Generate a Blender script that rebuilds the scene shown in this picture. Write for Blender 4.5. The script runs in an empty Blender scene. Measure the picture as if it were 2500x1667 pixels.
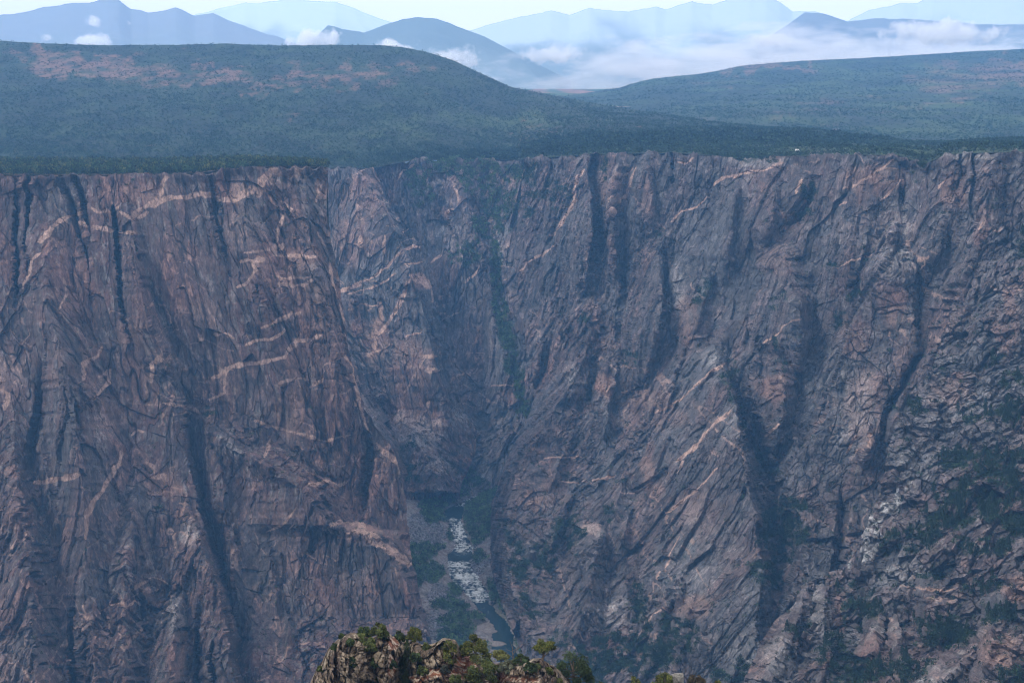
STEP = 1.7; SKY_STR = .12; SUN_STR = 4.3; SAZ = -125; HAZE = 0.000092; HAZE_COL = (.20, .52, 1.0, 1); VB = 4; EXPO = -0.92
OVER = (33.5, 31, 31, 1); HAZE_BOX = (-6500, 6500, -200, 9900, -30, 1150)
DN = True
import bpy, math, random
import numpy as np
random.seed(7)
RNG = np.random.default_rng(11)
f32 = np.float32
# ---------------------------------------------------------------- camera model
FOC = 3434.0; CX = 1250.0; CY = 833.5; CAMZ = 600.0; TH = math.radians(10.29)
CT, ST = math.cos(TH), math.sin(TH)

def world(px, py, Y):
    """point seen towards (px,py) of the survey photograph at northing Y"""
    b = (CY - py) / FOC; a = (px - CX) / FOC
    t = Y / (CT + b * ST)
    return a * t, Y + 0 * px, CAMZ - t * (ST - b * CT)

def project(x, y, z):
    dz = z - CAMZ
    d = y * CT - dz * ST
    u = y * ST + dz * CT
    return CX + FOC * x / d, CY - FOC * u / d

def at_z(px, py, z):
    b = (CY - py) / FOC; a = (px - CX) / FOC
    t = (CAMZ - z) / (ST - b * CT)
    return a * t, t * (CT + b * ST), z

# ---------------------------------------------------------------- noise
def _tab(seed):
    return np.random.default_rng(seed).random((256, 256), dtype=f32)
_tabs = {}
def vn(x, y, seed=0):
    if seed not in _tabs: _tabs[seed] = _tab(1000 + seed)
    T = _tabs[seed]
    x = np.asarray(x, f32); y = np.asarray(y, f32)
    xi = np.floor(x); yi = np.floor(y)
    fx = x - xi; fy = y - yi
    xi = xi.astype(np.int32) & 255; yi = yi.astype(np.int32) & 255
    x1 = (xi + 1) & 255; y1 = (yi + 1) & 255
    fx = fx * fx * fx * (fx * (fx * 6 - 15) + 10); fy = fy * fy * fy * (fy * (fy * 6 - 15) + 10)
    a = T[xi, yi]; b = T[x1, yi]; c = T[xi, y1]; d = T[x1, y1]
    return (a + (b - a) * fx) * (1 - fy) + (c + (d - c) * fx) * fy
def sn(x, y, seed=0): return vn(x, y, seed) * 2 - 1
def fbm(x, y, seed=0, o=4, g=0.5):
    s = 0; a = 1; t = 0
    for i in range(o):
        s = s + a * sn(x * 2.03 ** i + 17.3 * i, y * 2.03 ** i - 9.1 * i, seed + i); t += a; a *= g
    return s / t
def ridged(x, y, seed=0, o=3, g=0.5):
    s = 0; a = 1; t = 0
    for i in range(o):
        s = s + a * (1 - np.abs(sn(x * 2.03 ** i + 7.7 * i, y * 2.03 ** i + 3.1 * i, seed + i))) ; t += a; a *= g
    return s / t
_w = {}
def worley(x, y, seed=0):
    """returns F1, F2, three random numbers of the nearest cell, offset to it"""
    if seed not in _w:
        _w[seed] = np.random.default_rng(5000 + seed).random((256, 256, 5), dtype=f32)
    T = _w[seed]
    x = np.asarray(x, f32); y = np.asarray(y, f32)
    xi = np.floor(x).astype(np.int32); yi = np.floor(y).astype(np.int32)
    F1 = np.full(x.shape, 9, f32); F2 = F1.copy(); BX = np.zeros_like(F1); BY = np.zeros_like(F1)
    CI = np.zeros(x.shape, np.int32); CJ = np.zeros(x.shape, np.int32)
    for i in (-1, 0, 1):
        for j in (-1, 0, 1):
            ci = (xi + i) & 255; cj = (yi + j) & 255
            dx = x - (xi + i + T[ci, cj, 0]); dy = y - (yi + j + T[ci, cj, 1])
            d = dx * dx + dy * dy
            m = d < F1
            F2 = np.where(m, F1, np.minimum(F2, d))
            F1 = np.where(m, d, F1); BX = np.where(m, dx, BX); BY = np.where(m, dy, BY)
            CI = np.where(m, ci, CI); CJ = np.where(m, cj, CJ)
    R = T[CI, CJ]
    return np.sqrt(F1), np.sqrt(F2), R[..., 2], R[..., 3], R[..., 4], BX, BY
def facet(x, y, seed, tilt=1.2, warp=0.35):
    wx = x + warp * sn(x * 1.3 + 5, y * 1.3, seed + 50); wy = y + warp * sn(x * 1.3, y * 1.3 + 9, seed + 51)
    F1, F2, a, b, c, dx, dy = worley(wx, wy, seed)
    h = (a - .5) + tilt * ((b - .5) * dx + (c - .5) * dy)
    return h, np.clip((F2 - F1) / 0.12, 0, 1), b
_t3 = {}
def vn3(x, y, z, seed=0):
    if seed not in _t3: _t3[seed] = np.random.default_rng(9000 + seed).random((64, 64, 64), dtype=f32)
    T = _t3[seed].ravel()
    x = np.asarray(x, f32); y = np.asarray(y, f32); z = np.asarray(z, f32)
    xf = np.floor(x); yf = np.floor(y); zf = np.floor(z); fx = x - xf; fy = y - yf; fz = z - zf
    xi = xf.astype(np.int32) & 63; yi = yf.astype(np.int32) & 63; zi = zf.astype(np.int32) & 63
    X0 = xi << 12; X1 = ((xi + 1) & 63) << 12; Y0_ = yi << 6; Y1_ = ((yi + 1) & 63) << 6; Z0 = zi; Z1 = (zi + 1) & 63
    fx = fx * fx * (3 - 2 * fx); fy = fy * fy * (3 - 2 * fy); fz = fz * fz * (3 - 2 * fz)
    def pl(Z_):
        a = T[X0 + Y0_ + Z_]; b = T[X1 + Y0_ + Z_]; c = T[X0 + Y1_ + Z_]; d = T[X1 + Y1_ + Z_]
        return (a + (b - a) * fx) * (1 - fy) + (c + (d - c) * fx) * fy
    return pl(Z0) * (1 - fz) + pl(Z1) * fz
def fbm3(x, y, z, seed=0, o=4, g=.5):
    s = 0; a = 1; t = 0
    for i in range(o):
        k = 2.03 ** i; s = s + a * (vn3(x * k + 7.3 * i, y * k - 3.1 * i, z * k + 5.7 * i, seed + i) * 2 - 1); t += a; a *= g
    return s / t
def ridged3(x, y, z, seed=0, o=2, g=.5):
    s = 0; a = 1; t = 0
    for i in range(o):
        k = 2.03 ** i; s = s + a * (1 - np.abs(vn3(x * k + 7.3 * i, y * k - 3.1 * i, z * k + 5.7 * i, seed + i) * 2 - 1)); t += a; a *= g
    return s / t
_w3 = {}
def worley3(x, y, z, seed=0):
    """F1, F2 and, for the nearest cell, a random level plus a random tilt"""
    if seed not in _w3: _w3[seed] = np.random.default_rng(15000 + seed).random((32 ** 3, 6), dtype=f32)
    T = _w3[seed]; J = np.ascontiguousarray(T[:, :3].T)
    x = np.asarray(x, f32); y = np.asarray(y, f32); z = np.asarray(z, f32); sh = x.shape; x = x.ravel(); y = y.ravel(); z = z.ravel()
    xi = np.floor(x).astype(np.int32); yi = np.floor(y).astype(np.int32); zi = np.floor(z).astype(np.int32)
    fx = x - xi; fy = y - yi; fz = z - zi
    F1 = np.full(x.shape, 9, f32); F2 = F1.copy(); C = np.zeros(x.shape, np.int32); BX = np.zeros_like(F1); BY = BX.copy(); BZ = BX.copy()
    for i in (-1, 0, 1):
        for j in (-1, 0, 1):
            for k in (-1, 0, 1):
                c = (((xi + i) & 31) << 10) + (((yi + j) & 31) << 5) + ((zi + k) & 31)
                dx = fx - i - J[0][c]; dy = fy - j - J[1][c]; dz = fz - k - J[2][c]
                d = dx * dx + dy * dy + dz * dz; m = d < F1
                F2 = np.where(m, F1, np.minimum(F2, d)); F1 = np.where(m, d, F1); C = np.where(m, c, C)
                BX = np.where(m, dx, BX); BY = np.where(m, dy, BY); BZ = np.where(m, dz, BZ)
    R = T[C]
    h = (R[:, 3] - .5) + (R[:, 4] - .5) * 2.2 * BX + (R[:, 5] - .5) * 1.0 * BZ
    return np.sqrt(F1).reshape(sh), np.sqrt(F2).reshape(sh), h.reshape(sh), R[:, 3].reshape(sh), R[:, 4].reshape(sh)
def ss(a, b, x):
    t = np.clip((x - a) / (b - a), 0, 1); return t * t * (3 - 2 * t)
def interp(x, pts):
    p = np.array(pts, float)
    return np.interp(x, p[:, 0], p[:, 1])
def smooth_interp(x, pts, r):
    return sum(interp(x + k * r, pts) for k in (-1, -.5, 0, .5, 1)) / 5
def table(px, py, xs, ys, V):
    """bilinear table, eased"""
    V = np.array(V, float)
    fx = np.interp(px, xs, np.arange(len(xs))); fy = np.interp(py, ys, np.arange(len(ys)))
    i = np.clip(fx.astype(int), 0, len(xs) - 2); j = np.clip(fy.astype(int), 0, len(ys) - 2)
    u = fx - i; v = fy - j
    return (V[j, i] * (1 - u) + V[j, i + 1] * u) * (1 - v) + (V[j + 1, i] * (1 - u) + V[j + 1, i + 1] * u) * v

def tents(px, py, ridges, seed, jit=9.0, jit_w=None):
    """spurs and clefts: each is rows (py, crest px, metres out, width left, width right)"""
    jx = jit * (fbm(py / 70.0, px / 300.0, seed, 3)) + 0.35 * jit * sn(py / 11., px / 60., seed + 9)
    up = np.zeros_like(px); dn = np.zeros_like(px)
    for n, r in enumerate(ridges):
        R = np.array(r, float)
        y0, y1 = R[0, 0], R[-1, 0]
        m = (py > y0 - 1) & (py < y1 + 1)
        if not m.any(): continue
        q = py[m]; c = np.interp(q, R[:, 0], R[:, 1]); A = np.interp(q, R[:, 0], R[:, 2])
        wl = np.interp(q, R[:, 0], R[:, 3]); wr = np.interp(q, R[:, 0], R[:, 4])
        d = px[m] + jx[m] - c
        k = np.clip(1 - np.abs(d) / np.where(d < 0, wl, wr), 0, 1)
        v = A * k
        up[m] = np.maximum(up[m], v); dn[m] = np.minimum(dn[m], v)
    return up + dn

def strokes(px, py, lines, seed, jit=5.0):
    """mask of mineral veins; line = (width, [(px,py),...]) , strength tapers at both ends"""
    jx = jit * fbm(px / 26., py / 26., seed, 3); jy = jit * fbm(px / 26. + 50, py / 26., seed + 3, 3)
    M = np.zeros_like(px)
    for (w, pts) in lines:
        P = np.array(pts, float); n = len(P) - 1
        bb = (px > P[:, 0].min() - 3 * w - 10) & (px < P[:, 0].max() + 3 * w + 10) & (py > P[:, 1].min() - 3 * w - 10) & (py < P[:, 1].max() + 3 * w + 10)
        if not bb.any(): continue
        x = px[bb] + jx[bb]; y = py[bb] + jy[bb]
        best = np.zeros_like(x)
        ww = w * (0.38 + 0.68 * vn(x / 13., y / 17., seed + 6))
        for i in range(n):
            a, b = P[i], P[i + 1]; d = b - a; L = max(d @ d, 1e-6)
            t = np.clip(((x - a[0]) * d[0] + (y - a[1]) * d[1]) / L, 0, 1)
            D = np.hypot(x - a[0] - t * d[0], y - a[1] - t * d[1])
            s = (i + t) / n; tp = 0.45 + 0.55 * np.minimum(1, 6 * np.minimum(s + .05, 1.05 - s))
            best = np.maximum(best, 1 - ss(0.7, 1.0, D / (ww * tp)))
        M[bb] = np.maximum(M[bb], best)
    return M
def blobs(px, py, L, seed, jit=12.):
    """soft patches (cx, cy, rx, ry, strength) with ragged borders"""
    jx = jit * fbm(px / 30., py / 30., seed, 3); jy = jit * fbm(px / 30. + 31, py / 30., seed + 4, 3)
    M = np.zeros_like(px)
    for (cx, cy, rx, ry, s) in L:
        d = ((px + jx - cx) / rx) ** 2 + ((py + jy - cy) / ry) ** 2
        M = np.maximum(M, s * np.clip(1.6 - 1.6 * d, 0, 1))
    return M

# ---------------------------------------------------------------- scene helpers
SC = bpy.context.scene
COL = SC.collection
def tag(o, label=None, cat=None, group=None, kind=None):
    if label: o['label'] = label
    if cat: o['category'] = cat
    if group: o['group'] = group
    if kind: o['kind'] = kind
    return o
def mesh_np(name, V, Fq, mat, col=None, smooth=False, parent=None):
    me = bpy.data.meshes.new(name)
    V = np.ascontiguousarray(V, f32); k = Fq.shape[1]
    me.vertices.add(len(V)); me.vertices.foreach_set('co', V.ravel())
    me.loops.add(Fq.size); me.loops.foreach_set('vertex_index', np.ascontiguousarray(Fq, np.int32).ravel())
    me.polygons.add(len(Fq)); me.polygons.foreach_set('loop_start', np.arange(0, Fq.size, k, dtype=np.int32))
    try: me.polygons.foreach_set('loop_total', np.full(len(Fq), k, np.int32))
    except Exception: pass
    me.polygons.foreach_set('use_smooth', np.full(len(Fq), smooth, bool))
    if col is not None:
        at = me.color_attributes.new('Col', 'FLOAT_COLOR', 'POINT')
        c = np.ones((len(V), 4), f32); c[:, :3] = col
        at.data.foreach_set('color', c.ravel())
    me.update(); 
    me.materials.append(mat)
    o = bpy.data.objects.new(name, me); COL.objects.link(o)
    if parent: o.parent = parent
    return o
def grid_faces(nr, nc):
    i = np.arange(nr - 1)[:, None] * nc + np.arange(nc - 1)[None]
    i = i.ravel()
    return np.stack([i, i + 1, i + nc + 1, i + nc], 1)
def sheet(name, X, Y, Z, mat, col=None, smooth=False):
    nr, nc = X.shape
    V = np.stack([X, Y, Z], -1).reshape(-1, 3)
    return mesh_np(name, V, grid_faces(nr, nc)[:, ::-1], mat, None if col is None else col.reshape(-1, 3), smooth)
def mixc(a, b, m):
    return a + (b - a) * m[..., None]
def C3(*c): return np.array(c, f32)

# ---------------------------------------------------------------- materials
def mat_new(name):
    m = bpy.data.materials.new(name); m.use_nodes = True
    nt = m.node_tree; nt.nodes.clear()
    out = nt.nodes.new('ShaderNodeOutputMaterial'); b = nt.nodes.new('ShaderNodeBsdfPrincipled')
    nt.links.new(b.outputs[0], out.inputs[0])
    return m, nt, b
def rock_material(name, s=1.0, rough=0.9, bump=0.7, aniso=(1, 1, .45)):
    m, nt, b = mat_new(name); N = nt.nodes.new; L = nt.links.new
    at = N('ShaderNodeAttribute'); at.attribute_name = 'Col'
    tc = N('ShaderNodeTexCoord'); mp = N('ShaderNodeMapping'); mp.inputs['Scale'].default_value = aniso
    L(tc.outputs['Object'], mp.inputs['Vector'])
    n1 = N('ShaderNodeTexNoise'); n1.inputs['Scale'].default_value = .55 * s; n1.inputs['Detail'].default_value = 6; n1.inputs['Roughness'].default_value = .7
    L(mp.outputs[0], n1.inputs['Vector'])
    n2 = N('ShaderNodeTexNoise'); n2.inputs['Scale'].default_value = .07 * s; n2.inputs['Detail'].default_value = 4; n2.inputs['Roughness'].default_value = .65
    L(mp.outputs[0], n2.inputs['Vector'])
    r = N('ShaderNodeMapRange'); r.inputs[1].default_value = .3; r.inputs[2].default_value = .7; r.inputs[3].default_value = .4; r.inputs[4].default_value = 1.65
    L(n1.outputs[0], r.inputs[0])
    r2 = N('ShaderNodeMapRange'); r2.inputs[1].default_value = .35; r2.inputs[2].default_value = .65; r2.inputs[3].default_value = .8; r2.inputs[4].default_value = 1.2
    L(n2.outputs[0], r2.inputs[0])
    mu = N('ShaderNodeMath'); mu.operation = 'MULTIPLY'; L(r.outputs[0], mu.inputs[0]); L(r2.outputs[0], mu.inputs[1])
    vm = N('ShaderNodeVectorMath'); vm.operation = 'SCALE'; L(at.outputs['Color'], vm.inputs[0]); L(mu.outputs[0], vm.inputs['Scale'])
    L(vm.outputs[0], b.inputs['Base Color'])
    b.inputs['Roughness'].default_value = rough
    b.inputs['Specular IOR Level'].default_value = .25
    bp = N('ShaderNodeBump'); bp.inputs['Strength'].default_value = bump; bp.inputs['Distance'].default_value = 1.3 / s
    L(n1.outputs[0], bp.inputs['Height']); L(bp.outputs[0], b.inputs['Normal'])
    return m
def leaf_material(name, c1, c2, scale=.6, transl=0.0):
    m, nt, b = mat_new(name); N = nt.nodes.new; L = nt.links.new
    tc = N('ShaderNodeNewGeometry'); n = N('ShaderNodeTexNoise'); n.inputs['Scale'].default_value = scale; n.inputs['Detail'].default_value = 3
    L(tc.outputs['Position'], n.inputs['Vector'])
    r = N('ShaderNodeMapRange'); r.inputs[1].default_value = .35; r.inputs[2].default_value = .65
    L(n.outputs[0], r.inputs[0])
    mx = N('ShaderNodeMix'); mx.data_type = 'RGBA'; mx.inputs[6].default_value = (*c1, 1); mx.inputs[7].default_value = (*c2, 1)
    L(r.outputs[0], mx.inputs[0]); L(mx.outputs[2], b.inputs['Base Color'])
    b.inputs['Roughness'].default_value = .8; b.inputs['Specular IOR Level'].default_value = .15
    return m
# ================================================================ the canyon walls
GREY = C3(.095, .095, .10); GREYL = C3(.21, .205, .195); BROWN = C3(.112, .067, .06); DARK = C3(.03, .03, .036)
PINK = C3(.40, .275, .22); RED = C3(.22, .11, .085); LICH = C3(.20, .22, .17); WHITE = C3(.48, .48, .47); GREEN = C3(.035, .06, .025)
SOIL = C3(.20, .115, .085)
M_ROCK = rock_material('canyon_rock')

def rock_disp(x, y, z, seed, lean, amp=1.0, st=3.0, blocky=0.0, spurs=26.):
    """metres of relief of the rock face, from solid noise drawn out along the fall line"""
    q = x + (lean + .16 * fbm3(x / 260., y / 260., z / 260., seed + 5, 1)) * z + 8 * fbm3(x / 120., y / 120., z / 150., seed + 1, 2)
    p = y + 5 * fbm3(x / 90. + 9, y / 90., z / 110., seed + 3, 2)
    A1, A2, h0, r0, s0 = worley3(q / 78., p / 78., z / (78. * st * .8), seed + 29)
    big = ridged3(q / 62., p / 62., z / (62. * st), seed + 10, 2) * 15
    F1, F2, h1, r1, s1 = worley3(q / 31., p / 31., z / (31. * st * .8), seed + 30)
    G1, G2, h2, r2, s2 = worley3(q / 12. + .35 * h1, p / 12., z / (12. * max(1.5, st * .8)) + .2 * h1, seed + 31)
    K1, K2, h3, r3, s3 = worley3(q / 5.2 + .35 * h2, p / 5.2, z / (5.2 * max(1.3, st * .75)), seed + 32)
    sml = ridged3(q / 7., p / 7., z / (7. * st * .8), seed + 40, 2) * 2.2
    fin = fbm3(q / 2.6, p / 2.6, z / 3.6, seed + 44, 2) * 1.2
    j1 = 1 - np.clip((F2 - F1) / .07, 0, 1); j2 = 1 - np.clip((G2 - G1) / .09, 0, 1); j3 = 1 - np.clip((K2 - K1) / .12, 0, 1)
    br = .35 + 1.25 * ss(.32, .68, vn3(x / 110., y / 110., z / 170., seed + 52) * .6 + .4 * vn3(x / 40., y / 40., z / 60., seed + 53))     # broken ground against clean faces
    d = -spurs * A1 + 9 * h0 + .6 * big - 8 * F1 + 10 * h1 + br * (-2 * G1 + 6.5 * h2 + 2.8 * h3 + .8 * sml + .6 * fin)
    ck = (1 - ss(.008, .05, np.abs(fbm3(q / 24., p / 24., z / (24. * max(st, 2.6) * 1.3), seed + 46, 3)))) * ss(.35, .6, vn3(q / 60., p / 60., z / 90., seed + 49))
    ck = np.maximum(ck, .8 * (1 - ss(.008, .06, np.abs(fbm3(q / 10. + z / 60., p / 10., z / (10. * max(st, 2.6) * 1.2), seed + 47, 2)))) * ss(.4, .65, vn3(q / 35., p / 35., z / 60., seed + 48)))
    d = d - 2.6 * ck; j1 = ck; j2 = 0 * ck
    if blocky:
        B1, B2, g1, t1, u1 = worley3(x / 15., y / 15., z / 13., seed + 60)
        E1, E2, g2, t2, u2 = worley3(x / 6., y / 6., z / 5., seed + 61)
        D1, D2, g0, t0, u0 = worley3(x / 34., y / 34., z / 30., seed + 62)
        d = d * (1 - .5 * blocky) + blocky * (14 * g0 - 10 * D1 + 10 * g1 - 5 * B1 + 3.4 * g2 - 1.2 * E1)
        r2 = t1; r3 = t2
    return d * amp, (r1, r2, r3, j1, j2, j3), q, p

def wall_color(px, py, x, y, a, p, z, seed, lean, cells, warm, veins, pinks, lights, greens, darks=(), whites=()):
    r1, r2, r3, j1, j2, j3 = cells
    q = a
    w = np.clip(warm + .5 * fbm3(q / 60., p / 60., z / 120., seed + 70, 3) + .4 * (r1 - .5) + .35 * (r2 - .5), 0, 1)
    c = mixc(GREY, BROWN, w)
    sv = 7. if abs(lean) < .2 else 2.6
    st = ss(.0, .5, fbm3(q / 7., p / 7., z / (7. * sv * 1.6), seed + 75, 3, .6) + .3 * sn(q / 40., z / 80., seed + 76))     # dark seeps
    c = mixc(c, DARK, .6 * st)
    pl = ss(.0, .45, fbm3(q / 2.6, p / 2.6, z / (2.6 * sv), seed + 80, 3, .7) + .12 * (r3 - .5))         # pale and rusty streaks
    hue = ss(-.1, .15, fbm3(q / 26., p / 26., z / 60., seed + 83, 2))
    c = mixc(c, mixc(GREYL, mixc(RED, PINK, np.full_like(px, .5)), hue * np.clip(w * 1.4, 0, 1)), pl * (.34 + .25 * w))
    c = c * (0.84 + .32 * r2)[..., None] * (0.80 + .40 * r3)[..., None] * (1 + .45 * fbm3(q / 18., p / 18., z / 60., seed + 84, 3))[..., None]
    if len(pinks): c = mixc(c, mixc(RED, PINK, vn(q / 12., z / 18., seed + 85)), .62 * blobs(px, py, pinks, seed + 90) * ss(.2, .6, vn(q / 5., z / 14., seed + 86) + .15))
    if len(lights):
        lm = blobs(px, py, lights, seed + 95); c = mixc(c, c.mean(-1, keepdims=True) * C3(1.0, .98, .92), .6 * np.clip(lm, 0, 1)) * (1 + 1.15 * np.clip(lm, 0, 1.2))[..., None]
    if len(darks): c = mixc(c, DARK, .6 * blobs(px, py, darks, seed + 97))
    # thin random veins everywhere, and the traced ones
    n = fbm(q / 90. + .3 * z / 90., z / 70., seed + 100, 4)
    thin = (1 - ss(.006, .02, np.abs(n))) * ss(.45, .7, vn(a / 60., z / 60., seed + 105))
    n2 = fbm(q / 50., z / 30. + q / 90., seed + 110, 3)
    thin2 = (1 - ss(.01, .03, np.abs(n2))) * ss(.5, .75, vn(a / 45., z / 45., seed + 106))
    v = np.maximum(strokes(px, py, veins, seed + 120), .6 * np.maximum(thin, thin2) * (r3 > .3))
    c = mixc(c, PINK * (.75 + .5 * vn(a / 4., z / 4., seed + 107))[..., None], np.clip(v, 0, 1) * .95)
    c = c * (1 - .62 * j1)[..., None]
    if len(whites): c = mixc(c, WHITE * (.55 + .6 * r3)[..., None], np.clip(blobs(px, py, whites, seed + 130, 16), 0, 1) * ss(.3, .5, vn(px / 5., py / 7., seed + 131) * .6 + .4 * vn(px / 12., py / 15., seed + 132)) * .75)
    # moss and low scrub
    g = blobs(px, py, greens, seed + 140, 22) if len(greens) else 0 * px
    g = g * ss(.30, .62, .55 * vn(px / 9., py / 7., seed + 141) + .45 * vn(px / 24., py / 20., seed + 142))
    g = ss(.25, .8, g)
    c = mixc(c, GREEN * 1.6, g * .28)
    return c, g

def build_wall(name, label, xl, xr, rim, bottom, Ytab, ridges, seed, lean, warm, step, veins=(), pinks=(), lights=(), greens=(), darks=(), whites=(),
               amp=1.0, st=3.0, blocky=0.0, spurs=26., haze_tone=1., wrapL=False, wrapR=False, ax=0.35, cap=True, up=0.0, jit=9., bl_map=None, rimjit=6.):
    nr = int((bottom - 380) / step); nc = int((xr(900) - xl(900)) / step)
    u = np.linspace(0, 1, nc)[None]; v = np.linspace(0, 1, nr)[:, None]
    # rows follow the rim of the nominal column
    pxn = np.linspace(float(xl(400)), float(xr(400)), nc)[None] + 0 * v
    for it in range(2):
        r0 = rim(pxn[0:1]) + 0 * v
        py = r0 + (bottom - r0) * v
        pxn = xl(py) + (xr(py) - xl(py)) * u
    px = pxn + 4.5 * fbm(py / 17., 0 * py, seed + 12, 4) * (u ** 12 * wrapR + (1 - u) ** 12 * wrapL)
    Yb = Ytab(px, py)
    x0, y0, z0 = world(px, py, Yb)
    t = tents(px, py, ridges, seed + 5, jit)
    top = ss(0, 26, py - r0)
    xb, yb, zb = world(px, py, Yb - t)
    zu = zb + up * yb
    d, cells, q, p = rock_disp(xb, yb, zu, seed, lean, amp, st, blocky, spurs)
    dm = float(d.mean()); lo = float(np.percentile(d, 1))
    dd = d - dm
    Y = Yb - t - np.where(top < 1, (d - lo) * (1 - top) * .5 + dd * top, dd) * .72
    # ragged rim
    pyr = py - rimjit * (1 - ss(0, 30, py - r0)) * (fbm(px / 16., 0 * px, seed + 8, 4) * 1.6)
    X, YY, Z = world(px, pyr, Y)
    # part of the relief goes square to the surface so that flanks are broken too
    P_ = np.stack(world(px, py, Yb - t), -1)
    du = np.gradient(P_, axis=1); dv = np.gradient(P_, axis=0); nm = np.cross(du, dv); nm /= np.linalg.norm(nm, axis=-1, keepdims=True) + 1e-9
    nm = np.where(nm[..., 1:2] > 0, -nm, nm)
    kk = (dd * .5 * top * np.minimum(1, (1 - np.abs(2 * u - 1)) * 160))[..., None] * nm
    X = X + kk[..., 0]; YY = YY + kk[..., 1]; Z = Z + kk[..., 2]
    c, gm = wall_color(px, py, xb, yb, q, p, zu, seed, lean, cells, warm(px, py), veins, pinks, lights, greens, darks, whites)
    inner = (X, YY, Z, px, pyr, gm)
    c = c * haze_tone * .8  # per-wall factor paints extra distance haze into the rock colour
    if cap:
        k = np.linspace(1, 0, 10)[:-1, None]
        back = 90 * k
        Xc = X[0:1] * (1 + back / YY[0:1]); Yc = YY[0:1] + back; Zc = Z[0:1] - .5 - back * 0.02
        X = np.vstack([Xc, X]); YY = np.vstack([Yc, YY]); Z = np.vstack([Zc, Z]); c = np.vstack([np.repeat(c[0:1], 9, 0), c])
    if 0: pass
    for side, on in ((0, wrapL), (1, wrapR)):
        if not on: continue
        n = 14; k = (np.arange(1, n + 1) / n)[None] ** 1.5
        e = slice(0, 1) if side == 0 else slice(-1, None)
        s = -1 if side else 1
        # the wall turns away and runs back, leaning inward behind its own edge
        f_ = 1 + 220 * k / YY[:, e]
        bx = X[:, e] * f_ + s * 60 * k; by = YY[:, e] * f_; bz = CAMZ - (CAMZ - Z[:, e]) * f_
        bx = bx + 5 * sn(by / 20., bz / 20., seed + 3) * k * s
        cc = np.repeat(c[:, e], n, 1)
        if side == 0:
            X = np.hstack([bx[:, ::-1], X]); YY = np.hstack([by[:, ::-1], YY]); Z = np.hstack([bz[:, ::-1], Z]); c = np.hstack([cc, c])
        else:
            X = np.hstack([X, bx]); YY = np.hstack([YY, by]); Z = np.hstack([Z, bz]); c = np.hstack([c, cc])
    o = sheet(name, X, YY, Z, M_ROCK, c)
    tag(o, label, None, None, 'structure')
    return inner

def fn(pts, r=14): 
    return lambda y: smooth_interp(y, pts, r)
RIM = [(-400, 428), (0, 428), (300, 428), (480, 424), (560, 415), (640, 408), (740, 407), (802, 410), (806, 410), (850, 408), (900, 414), (950, 402), (1020, 390), (1100, 392),
       (1180, 388), (1250, 392), (1290, 388), (1400, 380), (1500, 376), (1650, 374), (1750, 382), (1830, 390), (1900, 386), (1980, 381), (2043, 378), (2193, 379), (2230, 392), (2262, 399), (2311, 377), (2500, 371), (2950, 366)]
YF = [(-400, 1500), (0, 1530), (400, 1550), (803, 1565), (812, 2190), (960, 2210), (1040, 2300), (1200, 2320), (1262, 2290), (1275, 2130), (1400, 2000), (1700, 1800), (2000, 1650), (2300, 1500), (2600, 1400), (2950, 1330)]

def auto_spurs(n, x0, x1, y0, y1, lean, seed, A, W, H, sh=18.):
    g = np.random.default_rng(seed); out = []
    for i in range(n):
        x = x0 + (x1 - x0) * (i + g.uniform(.1, .9)) / n; y = g.uniform(y0, y1); h = H * g.uniform(.6, 1.3); w = W * g.uniform(.6, 1.3); a = A * g.uniform(.5, 1.2); L = lean * g.uniform(.6, 1.4)
        s1 = sh * g.uniform(.6, 1.6); wl, wr = (w, s1) if g.random() < .75 else (s1, w)
        out.append([(y, x, 0, wl * .3, wr * .8), (y + .12 * h, x + L * .12 * h, a * .5, wl * .5, wr), (y + .6 * h, x + L * .6 * h, a, wl, wr * 1.6), (y + h, x + L * h, 0, wl * 1.2, wl * .8)])
    return out
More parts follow.
